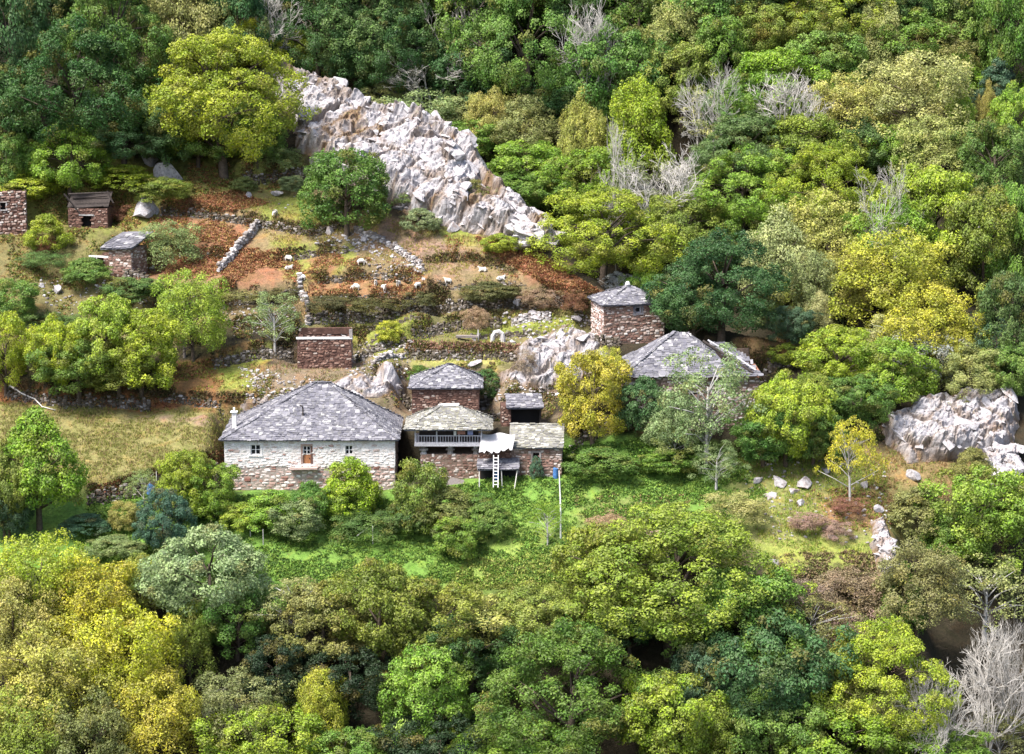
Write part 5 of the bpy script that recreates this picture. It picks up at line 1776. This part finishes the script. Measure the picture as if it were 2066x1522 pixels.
def plant(entry, idx, group, name):
    u, vt, W, H, kind, colr, lab = entry
    if kind == 'bare': H *= 1.75 if 1100 < u < 1900 and vt < 500 else 1.3
    p = ground(u, vt + H)
    h = None
    cv = np.interp(u, [c[0] for c in CREST_PX], [c[1] for c in CREST_PX])
    if 560 < u < 1325 and vt < cv - 8 and vt + H > cv - 25:      # stands in the gully behind the spur
        far = 5.0 + (idx * 7 % 5)
        while True:
            d, sd, _o = seg_dist(np.array([p.x]), np.array([p.y]), CREST)
            if (sd[0] > 0 and d[0] > far) or p.y > 352: break
            q = at_y(u, vt, p.y + 0.5)
            p = Vector((q.x, q.y, float(height(q.x, q.y))))
        h = at_y(u, vt, p.y).z - p.z
    s = ppm(p)
    w = W / s
    if h is None: h = H / s / 0.985
    if kind in ('oak', 'round') and w > 12.5: kind = 'bigoak'
    v = idx % VARIANTS[kind]
    me, tr = tree_lib[kind, v]
    r = random.Random(idx * 13 + 5)
    root = tag(empty(name, p, r.uniform(0, 6.28)), lab, 'tree' if name == 'tree' else 'shrub', group)
    k = w / (7.6 if kind == 'bare' else (8.5 if name == 'tree' and not (u < 620 and vt < 1000) and not (1100 < u < 1760 and 690 < vt < 1000) else 9.5))
    sc = (k * r.uniform(.94, 1.06), k * r.uniform(.94, 1.06), h / (9.9 if kind in ('bare',) else 9.6))
    crown = link('branches' if kind == 'bare' else ('crown' if name == 'tree' else 'foliage'), me, root, scale=sc)
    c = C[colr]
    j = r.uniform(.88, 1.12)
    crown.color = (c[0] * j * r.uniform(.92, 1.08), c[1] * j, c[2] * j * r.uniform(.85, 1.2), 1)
    if tr is not None:
        link('trunk', tr, root, scale=sc)
    return root

for i, e in enumerate(TREES):
    g = 'bare trees in the wood' if e[4] == 'bare' else 'trees of the valley'
    plant(e, i, g, 'tree')
ORD = 'first second third fourth fifth sixth seventh eighth ninth tenth eleventh twelfth thirteenth fourteenth fifteenth sixteenth seventeenth eighteenth nineteenth twentieth twenty-first twenty-second twenty-third twenty-fourth'.split()
for i, u in enumerate(range(-20, 2100, 95)):
    plant((u + 30 * math.sin(i * 2.3), -150 + 24 * math.sin(i * 1.7), 190, 250, 'oak', ('dk', 'mgd', 'dk2')[i % 3], 'dark tree glimpsed behind the crowns along the top edge, %s from the left' % ORD[i]), i + 400, 'dark trees glimpsed along the top edge', 'tree')
for i, e in enumerate(SHRUBS):
    plant(e, i + 700, 'shrubs on the slope', 'shrub')

# ---------------------------------------------------------------- rocks
build_terrain()
outcrop('crag', [(505, 150), (530, 140), (590, 165), (650, 188), (780, 243), (870, 271), (940, 315), (990, 385), (1060, 448), (1085, 485), (1010, 484), (930, 470), (840, 446), (775, 412), (730, 395), (690, 372), (625, 345), (600, 310), (585, 240)], 3.6,
        'great white rock crag slanting down behind the pasture', 11, 0.24, 3.0, 2.4, 0.75, 0.55, 0.55, 1.0, 'rock', None, 210, 1.1, True)
outcrop('jointed_rock', [(1030, 470), (1075, 465), (1100, 490), (1085, 512), (1040, 508)], 3.0, 'jointed pale blocks ending the crag at the right', 5, 0.16, 1.6, 1.0, 0.2, 0.2, 0.4, 1.3, 'rock', None, 40, 1.3)
outcrop('rocky_slope', [(1040, 715), (1080, 680), (1150, 655), (1210, 650), (1215, 700), (1250, 735), (1235, 775), (1140, 790), (1060, 795), (990, 790), (1020, 750)], 1.0,
        'smooth pale grey rock face below the square tower', 8, 0.2, 2.6, 1.2, 1.2, 0.5, 0.3, 0.6, 'rock', None, 24, .9)
outcrop('bank_rock', [(600, 800), (680, 770), (760, 755), (820, 765), (825, 800), (780, 812), (700, 800)], 0.9, 'pale stony bank behind the roof of the white house', 9, 0.2, 1.6, 0.9, 0.5, 0.6, 0.35, 1.0, 'rock')
outcrop('right_outcrop', [(1775, 860), (1830, 820), (1930, 800), (2010, 798), (2055, 815), (2050, 900), (2000, 930), (1900, 935), (1830, 940), (1790, 900)], 3.2,
        'rugged white outcrop at the right edge above the cliff', 21, 0.2, 2.2, 1.7, 0.6, 0.3, 0.5, 1.2, 'rock', None, 64, 1.0)
outcrop('cliff', [(1965, 930), (2060, 900), (2066, 1010), (1990, 1030)], 2.2, 'grey cliff dropping below the right outcrop', 14, 0.2, 1.8, 1.0, 1.5, 0.4, 0.6, 1.2, 'rock', None, 80, 1.0)
outcrop('lower_cliff', [(1755, 1100), (1790, 1075), (1815, 1130), (1815, 1205), (1775, 1205)], 2.0, 'small pale cliff at the edge of the rocky pasture', 17, 0.15, 1.1, 0.9, 1.5, 0.2, 0.5, 1.3, 'rock', None, 60, .8)
outcrop('pasture_rock', [(1755, 1055), (1785, 1050), (1800, 1090), (1760, 1100)], 0.9, 'white rock slab above the small pale cliff', 18, 0.15, 0.9, 0.6, 0.4, 0.2, 0.35, 1.0, 'rock')
outcrop('bank_rock', [(430, 830), (500, 805), (540, 800), (560, 820), (520, 850), (480, 860)], 0.7, 'pale stony bank left of the white house roof', 25, 0.18, 1.1, 0.7, 0.5, 0.6, 0.3, 1.0, 'rock')

BMESH = [boulder_mesh(i) for i in range(6)]
BOULDERS = [
    (295, 405, 75, 62, 'big grey-white boulder above the left hut'), (345, 335, 60, 75, 'tall pale rock in the shade under the wide yellow-topped tree'), (305, 310, 40, 60, 'reddish standing rock left of the tall pale rock'),
    (640, 318, 60, 36, 'flat pale boulder at the left foot of the crag'), (815, 375, 70, 60, 'rounded pale block leaning on the crag'), (870, 400, 60, 46, 'pale block right of the rounded one'),
    (915, 455, 40, 26, 'small pale rock under the crag'), (1040, 605, 24, 18, 'white boulder on the terrace wall'), (117, 582, 22, 24, 'white stone by the left path'), (85, 575, 18, 16, 'smaller white stone left of the white one'),
    (1080, 633, 40, 20, 'pale boulder at the end of the heap-like wall'), (1575, 968, 46, 24, 'white rock in the pasture, left of a pair'), (1625, 970, 50, 26, 'white rock in the pasture, right of a pair'), (1530, 965, 30, 16, 'small white rock left of the pair'),
    (1600, 990, 24, 14, 'small white rock below the pair'), (1615, 1010, 28, 22, 'white rock at the edge of the bramble'), (1555, 998, 34, 10, 'flat white rock in the grass'), (1670, 945, 30, 18, 'pale rock under the thin yellow tree'),
    (1745, 975, 26, 22, 'pale rock right of the thin yellow tree'), (1845, 955, 50, 30, 'pale block below the right outcrop'), (1770, 1025, 30, 22, 'white stone above the rock slab'), (1725, 1015, 22, 18, 'white stone beside the rusty brush'),
    (1680, 1080, 26, 14, 'half-buried stone in the lime grass'), (1560, 1130, 40, 24, 'pale stone by the tan thicket'), (955, 733, 40, 9, 'flat white stone on the grassy ledge'), (503, 392, 26, 14, 'white stone on the upper bank'), (560, 390, 34, 14, 'grey flat stone on the upper bank'),
    (1160, 640, 40, 14, 'pale ledge stone left of the tower'), (720, 795, 34, 24, 'pale rock beside the white house roof'), (800, 775, 36, 26, 'pale rock left of the small red tower'), (665, 462, 34, 24, 'pale rock under the lone tree'), (735, 482, 30, 16, 'pale rock right of the lone tree trunk'),
]
for i, (u, v, W, H, lab) in enumerate(BOULDERS):
    p = ground(u, v + H * 0.35)
    s = ppm(p)
    o = link('boulder', BMESH[i % 6], loc=(p.x, p.y, p.z + H / s * .08), rot=(random.uniform(-.3, .3), random.uniform(-.3, .3), random.uniform(0, 6)), scale=(W / s * .56, W / s * .5, H / s * .55))
    tag(o, lab, 'rock', 'loose rocks on the slope')

# ---------------------------------------------------------------- small things on the slope
def logs():
    for (pts, rad, lab) in (
        ([(20, 790), (45, 805), (70, 812), (85, 825), (112, 832)], .11, 'bleached crooked branch lying on the left field'),
        ([(258, 788), (285, 781), (308, 777)], .10, 'pale log lying at the shaded wall above the left field'),
        ([(300, 758), (312, 770), (322, 779)], .10, 'short pale log leaning at the end of the shaded wall'),
        ([(800, 985), (812, 992), (818, 1000)], .08, 'pale plank lying beside the white house corner'),
        ([(720, 1085), (740, 1070), (757, 1058)], .05, 'thin stick leaning over the garden')):
        P = [ground(u, v) for u, v in pts]
        b = P[0]
        a = Acc()
        a.tube([(q.x - b.x, q.y - b.y, q.z - b.z + .18) for q in P], [rad * (1 - .12 * i) for i in range(len(P))], 7)
        tag(a.obj('fallen_branch', M['bleached_wood'], loc=b, smooth=True), lab, 'log', 'fallen branches')
    for u, v, h, lab in ((520, 988, 2.0, 'white stake before the left end of the white house'), (752, 1098, 2.0, 'thin pale stake in the meadow below the house'), (316, 985, 1.8, 'white post in the garden by the rusty wall'), (372, 722, 1.9, 'stone gatepost beside the tall lime tree'), (505, 1085, 1.4, 'short garden stake below the left shrubs'), (531, 1100, 1.7, 'taller garden stake right of the short one')):
        p = ground(u, v)
        a = Acc()
        k = .22 if 'gatepost' in lab else .05
        a.tube([(0, 0, -.4), (.02, 0, h * .6), (0, .03, h)], [k, k * .95, k * .85], 6)
        if 'gatepost' in lab: a.box(-.45, .45, -.3, .3, h, h + .22, .04)
        tag(a.obj('post', M['pale_dry_stone'] if 'gatepost' in lab else M['bleached_wood'], loc=p), lab, 'post')
    p = ground(1005, 690)
    a = Acc()
    a.tube([(-.7, 0, -.3), (-.65, 0, .6), (-.35, 0, 1.15), (.1, 0, 1.25), (.5, 0, .95), (.6, 0, .3), (.6, 0, -.3)], [.28, .28, .26, .28, .28, .3, .3], 7)
    tag(a.obj('stone_arch', M['pale_dry_stone'], loc=p), 'little pale stone arch on the green terrace', 'arch')
    p = ground(942, 688)
    B = tag(empty('stone_bench', p), 'low grey stone bench on the green terrace', 'bench')
    a = Acc(); a.box(-1.3, 1.3, -.4, .4, .35, .6, .03); a.obj('seat', M['pale_dry_stone'], B)
    for x in (-.9, .9):
        a = Acc(); a.box(x - .2, x + .2, -.3, .3, -.3, .35, .03); a.obj('leg', M['dry_stone'], B)
    a = Acc(); a.box(1.3, 1.42, -.1, .02, -.3, 1.3, .02); tag(a.obj('post', M['bleached_wood'], loc=p), 'thin grey post at the end of the stone bench', 'post')
    p = ground(305, 1000)
    a = Acc(); a.tube([(0, 0, -.2), (0, 0, .1), (0, 0, .6), (0, 0, 1.0), (.1, 0, 1.1)], [.45, .5, .5, .46, .3], 9)
    tag(a.obj('barrel', M['blue_paint'], loc=p), 'dark blue barrel in the garden by the rusty wall', 'barrel')
logs()

# ---------------------------------------------------------------- sheep
def sheep_mesh(pose):
    bm = bmesh.new()
    sk = bm.verts.layers.skin.verify()
    def V(p, r):
        v = bm.verts.new(p)
        v[sk].radius = (r, r)
        return v
    lz = .62 if pose != 'lying' else .3
    hip, mid, sho = V((-.38, 0, lz + .02), .25), V((0, 0, lz), .29), V((.36, 0, lz + .03), .24)
    E = [(hip, mid), (mid, sho)]
    if pose == 'grazing':
        n1, hd, mz = V((.58, 0, lz - .1), .13), V((.72, 0, lz - .34), .10), V((.78, 0, lz - .50), .055)
    else:
        n1, hd, mz = V((.52, 0, lz + .22), .13), V((.62, 0, lz + .38), .11), V((.80, 0, lz + .34), .06)
    E += [(sho, n1), (n1, hd), (hd, mz)]
    for s in (-1, 1):
        e = V((hd.co.x - .03, s * .15, hd.co.z + .05), .028)
        E.append((hd, e))
        for x, b, kx in ((-.36, hip, -.05), (.34, sho, .02)):
            if pose == 'lying':
                k1, k2 = V((x + .12, s * .24, .14), .07), V((x + .30, s * .26, .06), .045)
            else:
                k1, k2 = V((x + kx, s * .14, .36), .075), V((x, s * .14, .03), .045)
            E += [(b, k1), (k1, k2)]
    t = V((-.62, 0, lz - .06), .05)
    E.append((hip, t))
    for a, b in E: bm.edges.new((a, b))
    mid[sk].use_root = True
    me = bpy.data.meshes.new('sheep')
    bm.to_mesh(me)
    bm.free()
    o = bpy.data.objects.new('sheep_form', me)
    col.objects.link(o)
    o.modifiers.new('skin', 'SKIN')
    s = o.modifiers.new('sub', 'SUBSURF')
    s.levels = s.render_levels = 2
    dg = bpy.context.evaluated_depsgraph_get()
    out = bpy.data.meshes.new_from_object(o.evaluated_get(dg))
    bpy.data.objects.remove(o)
    out.materials.clear()
    out.materials.append(M['wool'])
    out.materials.append(M['sheep_face'])
    for f in out.polygons:
        c = f.center
        f.use_smooth = True
        f.material_index = 1 if (c.z < .22 and pose != 'lying') or c.x > .60 else 0
    return out
SH = {k: sheep_mesh(k) for k in ('grazing', 'standing', 'lying')}
for u, v, pose, rz, lab in (
    (555, 438, 'grazing', 250, 'sheep alone in the uppermost field'), (582, 530, 'grazing', 160, 'sheep beside the yellow patch left of centre'), (582, 546, 'lying', 20, 'lying sheep just below the one by the yellow patch'),
    (610, 572, 'grazing', 170, 'sheep above the short pale wall'), (729, 537, 'grazing', 10, 'sheep above the dark bracken line under the lone tree'), (758, 578, 'standing', 270, 'sheep facing downhill, left of a pair on the brown slope'),
    (718, 586, 'grazing', 175, 'long white sheep left of the downhill-facing one'), (804, 580, 'standing', 250, 'small sheep at the foot of the tumbled wall'), (774, 594, 'standing', 300, 'sheep next to the dark bush on the wall'),
    (736, 637, 'grazing', 180, 'lowest sheep grazing on the narrow green strip'), (904, 574, 'standing', 180, 'white sheep standing in profile above the right retaining wall'), (975, 549, 'lying', 190, 'lying sheep uphill of the hollow bush'),
    (1010, 570, 'lying', 10, 'sheep resting right of the hollow bush'), (843, 588, 'grazing', 40, 'sheep by the dark bush on the retaining wall')):
    p = ground(u, v)
    s = .86 * random.uniform(.9, 1.1)
    o = link('sheep', SH[pose], loc=p, rot=(0, 0, math.radians(rz)), scale=(s, s, s))
    tag(o, lab, 'sheep', 'sheep in the pasture')

# ---------------------------------------------------------------- low plants nobody could count
def scatter(name, label, cat, regions, size, mode):
    V, colr = [], []
    for poly, dens, palette, clump in regions:
        poly = np.array(poly, float)
        # sample in the pixel plane, dropped on the hillside
        (u0, v0), (u1, v1) = poly.min(0), poly.max(0)
        n = int(dens)
        us, vs = rng.uniform(u0, u1, n * 4), rng.uniform(v0, v1, n * 4)
        m = poly_sd(us, vs, poly) > 0
        us, vs = us[m][:n], vs[m][:n]
        # vectorised ray march
        a, b = (us - 1033) / FPX, -(vs - 761) / FPX
        d = np.stack([a, CP + b * SP, -SP + b * CP], 1)
        t0 = np.full(len(us), 215.0)
        hit = np.zeros(len(us), bool)
        tt = t0.copy()
        for T in np.arange(215, 380, .6):
            z = CAM_Z + d[:, 2] * T
            below = (z < height(d[:, 0] * T, d[:, 1] * T)) & ~hit
            tt[below] = T
            hit |= below
        lo, hi = tt - .6, tt.copy()
        for _ in range(7):
            mid = (lo + hi) / 2
            bl = CAM_Z + d[:, 2] * mid < height(d[:, 0] * mid, d[:, 1] * mid)
            hi = np.where(bl, mid, hi)
            lo = np.where(bl, lo, mid)
        P = d * hi[:, None]
        P[:, 2] = height(P[:, 0], P[:, 1])
        if clump:
            k = fbm(P[:, 0] * .55, P[:, 1] * .55, 2, 3)
            P = P[hit & (k + rng.uniform(-.1, .1, len(k)) > clump)]
        else:
            P = P[hit]
        n = len(P)
        pal = np.array(palette)
        pc = pal[rng.integers(0, len(pal), n)] * rng.uniform(.75, 1.25, (n, 1))
        blades = 5 if mode == 'grass' else 7
        for k in range(blades):
            s = size * rng.uniform(.6, 1.4, n)
            ang = rng.uniform(0, 6.28, n)
            lean = rng.uniform(.1, .7, n) if mode == 'grass' else rng.uniform(.6, 1.6, n)
            ax = np.stack([np.cos(ang) * lean, np.sin(ang) * lean, np.ones(n)], 1)
            ax /= np.linalg.norm(ax, axis=1)[:, None]
            sd = np.stack([-np.sin(ang), np.cos(ang), np.zeros(n)], 1)
            off = rng.normal(size=(n, 3)) * size * .45
            off[:, 2] = 0
            b0 = P + off
            if mode == 'grass':
                w = .13
                q = np.stack([b0 - sd * s[:, None] * w, b0 + sd * s[:, None] * w, b0 + ax * s[:, None] * .9], 1)
            else:
                b0 = b0 + np.array([0, 0, .5]) * (s * rng.uniform(.1, 1.0, n))[:, None]
                q = np.stack([b0 - sd * s[:, None] * .3, b0 + sd * s[:, None] * .3, b0 + ax * s[:, None] * .75], 1)
            V.append(q.reshape(-1, 3))
            colr.append(np.repeat(pc, 3, 0))
    V = np.concatenate(V)
    F = np.arange(len(V)).reshape(-1, 3)
    me = mesh_from(name, V, F, [M['cover']])
    attr_col(me, 'cover', np.concatenate(colr))
    tag(link(name, me), label, cat, None, 'stuff')

RC = [(.30, .13, .07), (.25, .095, .055), (.34, .19, .085), (.20, .10, .06), (.30, .215, .09)]
scatter('bracken', 'rust brown bracken spread over the pasture slopes', 'bracken', [
    ([(340, 405), (480, 385), (545, 412), (470, 428), (360, 430)], 1700, RC, 0),
    ([(290, 440), (510, 445), (450, 565), (270, 565)], 4200, RC + [(.26, .2, .06)], .40),
    ([(455, 500), (600, 505), (610, 570), (440, 585)], 2800, RC, .40),
    ([(600, 500), (850, 540), (860, 600), (620, 600)], 2800, RC + [(.2, .17, .06)], .47),
    ([(955, 478), (1060, 495), (1215, 592), (1130, 594), (1010, 525)], 4600, RC, .3),
    ([(860, 460), (1060, 530), (1100, 580), (900, 520)], 500, RC, .5),
    ([(1060, 590), (1200, 590), (1190, 620), (1050, 625)], 600, [(.15, .09, .05), (.2, .1, .05)], 0),
    ([(380, 330), (640, 330), (640, 390), (380, 390)], 1700, RC + [(.25, .26, .05)], .45),
    ([(200, 380), (380, 380), (380, 470), (250, 480)], 1700, RC + [(.25, .28, .04), (.3, .26, .05)], .40),
    ([(0, 800), (300, 803), (490, 815), (300, 826), (0, 812)], 700, RC, .45),
    ([(330, 745), (470, 715), (440, 800), (330, 785)], 500, RC, .45),
    ([(600, 330), (1000, 400), (1040, 470), (800, 430), (620, 350)], 900, [(.2, .12, .07), (.24, .2, .08), (.15, .16, .05)], .5),
    ([(180, 985), (460, 905), (460, 945), (200, 1010)], 900, [(.16, .06, .035), (.2, .09, .04), (.12, .07, .03)], 0),
    ([(1640, 990), (1800, 980), (1800, 1080), (1680, 1070)], 800, [(.25, .13, .08), (.2, .1, .06), (.24, .22, .06)], .42),
    ([(820, 690), (1050, 695), (1050, 716), (820, 712)], 700, [(.34, .2, .17), (.28, .15, .12), (.2, .13, .07)], 0),
    ([(620, 610), (880, 600), (1000, 600), (1180, 600), (1180, 625), (880, 640), (620, 640)], 1500, [(.12, .085, .045), (.09, .09, .03), (.16, .1, .05)], .42),
], .23, 'fern')
wall_bits = []
for (pts, step, h, lab) in WALLS:
    if step >= .5 and 'lip' not in lab:
        up_ = [(u, v - 7 - 10 * h) for u, v in pts]
        dn_ = [(u, v + 9) for u, v in pts][::-1]
        L = sum(math.hypot(pts[i + 1][0] - pts[i][0], pts[i + 1][1] - pts[i][1]) for i in range(len(pts) - 1))
        wall_bits.append((up_ + dn_, int(L * 3.2), [(.10, .08, .045), (.075, .08, .03), (.14, .11, .06), (.16, .09, .05), (.12, .13, .04)], .38))
scatter('wall_growth', 'dark dry weeds and brambles hanging over the terrace walls', 'weeds', wall_bits, .26, 'fern')
GC = [(.13, .25, .04), (.10, .20, .035), (.19, .29, .055), (.085, .16, .04), (.17, .265, .05)]
scatter('meadow_weeds', 'lush green nettles and grass covering the meadow below the houses', 'meadow plants', [
    ([(180, 1000), (480, 1000), (800, 1010), (1000, 960), (1130, 905), (1300, 885), (1480, 905), (1550, 1000), (1480, 1080), (1140, 1180), (500, 1180), (150, 1130)], 34000, GC, .36),
    ([(1140, 900), (1420, 895), (1440, 960), (1150, 960)], 2500, [(.09, .19, .035), (.12, .24, .04), (.07, .14, .035)], .3),
    ([(1160, 1000), (1450, 1000), (1380, 1090), (1160, 1100)], 1500, [(.2, .2, .07), (.24, .16, .09), (.14, .24, .03)], .45),
    ([(940, 1130), (1140, 1120), (1130, 1190), (900, 1190)], 1600, [(.25, .3, .07), (.3, .31, .10), (.2, .28, .05)], .3),
], .25, 'fern')
scatter('pasture_grass', 'short olive and yellow grass of the pasture and fields', 'grass', [
    ([(0, 812), (300, 826), (490, 826), (460, 905), (180, 985), (0, 930)], 9000, [(.26, .26, .07), (.21, .23, .055), (.26, .19, .1), (.18, .2, .05)], .36),
    ([(420, 395), (660, 405), (800, 445), (1000, 490), (1100, 575), (860, 565), (600, 570), (520, 450)], 8000, [(.34, .32, .08), (.27, .27, .05), (.34, .25, .13), (.3, .2, .12)], .42),
    ([(440, 600), (620, 590), (620, 700), (440, 720)], 1500, [(.24, .22, .07), (.26, .17, .09)], .38),
    ([(1480, 920), (1790, 920), (1790, 1120), (1540, 1125)], 6000, [(.2, .3, .04), (.28, .34, .04), (.3, .24, .1), (.15, .24, .04)], .38),
    ([(620, 640), (1190, 625), (1150, 680), (1000, 745), (730, 740)], 5000, [(.28, .32, .05), (.22, .27, .05), (.33, .27, .1)], .40),
    ([(330, 740), (520, 705), (500, 800), (330, 785)], 1500, [(.2, .28, .04), (.27, .2, .07)], .42),
    ([(480, 740), (620, 700), (860, 745), (1130, 755), (1130, 860), (980, 830), (700, 770), (520, 830)], 3500, [(.24, .2, .1), (.2, .24, .06), (.27, .17, .1)], .36),
    ([(1740, 900), (2000, 930), (1950, 1010), (1740, 980)], 1800, [(.24, .19, .09), (.2, .26, .05), (.28, .16, .08)], .36),
    ([(30, 380), (330, 400), (330, 640), (30, 640)], 3500, [(.22, .24, .06), (.18, .2, .05), (.25, .16, .07)], .40),
    ([(1480, 685), (1610, 683), (1610, 725), (1490, 725)], 900, [(.33, .2, .12), (.3, .25, .1)], .36),
], .26, 'grass')

BR = [(.16, .19, .05), (.12, .16, .045), (.22, .24, .05), (.20, .14, .06), (.25, .15, .06)]
scatter('brambles', 'olive and orange brambles over the left slope and stony banks', 'brambles', [
    ([(0, 330), (300, 340), (640, 340), (640, 380), (330, 410), (300, 500), (0, 520)], 6500, BR, .40),
    ([(0, 500), (300, 560), (460, 600), (460, 690), (0, 720)], 6500, BR, .43),
    ([(470, 640), (600, 640), (600, 690), (470, 700)], 900, BR, .42),
    ([(480, 760), (720, 770), (1000, 780), (1120, 770), (1120, 850), (980, 850), (640, 800), (500, 860)], 2600, BR, .45),
    ([(1500, 700), (1800, 700), (1800, 900), (1480, 920)], 3500, [(.12, .15, .045), (.16, .12, .06), (.09, .12, .035)], .38),
    ([(1540, 1120), (1800, 1110), (1830, 1230), (1560, 1230)], 2500, [(.22, .17, .1), (.17, .12, .07), (.16, .17, .06)], .38),
    ([(860, 560), (1200, 590), (1200, 640), (870, 640)], 1800, [(.14, .10, .055), (.11, .11, .04), (.17, .12, .06)], .42),
], .26, 'fern')

# loose rubble
def rubble():
    V, F, n = [], [], 0
    for poly, cnt in (([(690, 480), (860, 540), (860, 575), (760, 560)], 130), ([(440, 620), (600, 600), (600, 670), (470, 680)], 220), ([(480, 740), (600, 760), (720, 790), (640, 800), (500, 830)], 350), ([(700, 700), (830, 690), (830, 770), (700, 780)], 300),
                      ([(980, 640), (1200, 640), (1150, 700), (1000, 700)], 220), ([(1480, 930), (1800, 930), (1800, 1100), (1560, 1090)], 260), ([(60, 560), (260, 570), (430, 610), (100, 640)], 200), ([(620, 470), (760, 470), (780, 520), (640, 500)], 200),
                      ([(980, 770), (1130, 760), (1130, 800), (980, 815)], 200), ([(560, 380), (780, 430), (760, 450), (560, 420)], 40)):
        p = np.array(poly, float)
        (u0, v0), (u1, v1) = p.min(0), p.max(0)
        k = 0
        while k < cnt:
            u, v = random.uniform(u0, u1), random.uniform(v0, v1)
            if poly_sd(np.array([u]), np.array([v]), p)[0] < 0: continue
            k += 1
            q = ground(u, v)
            s = random.choice((.12, .16, .2, .3)) * random.uniform(.7, 1.3)
            v_, f_ = STONES[random.randrange(7)]
            R = np.array(Euler((random.uniform(-.4, .4), random.uniform(-.4, .4), random.uniform(0, 6))).to_matrix())
            V.append((v_ * np.array([s * 1.3, s, s * .7])) @ R.T + np.array([q.x, q.y, q.z + s * .15]))
            F.append(f_ + n)
            n += len(v_)
    o = link('rubble', mesh_from('rubble', np.concatenate(V), np.concatenate(F), [M['pale_dry_stone']]))
    tag(o, 'loose pale stones scattered over terraces and slopes', 'rubble', None, 'stuff')
rubble()
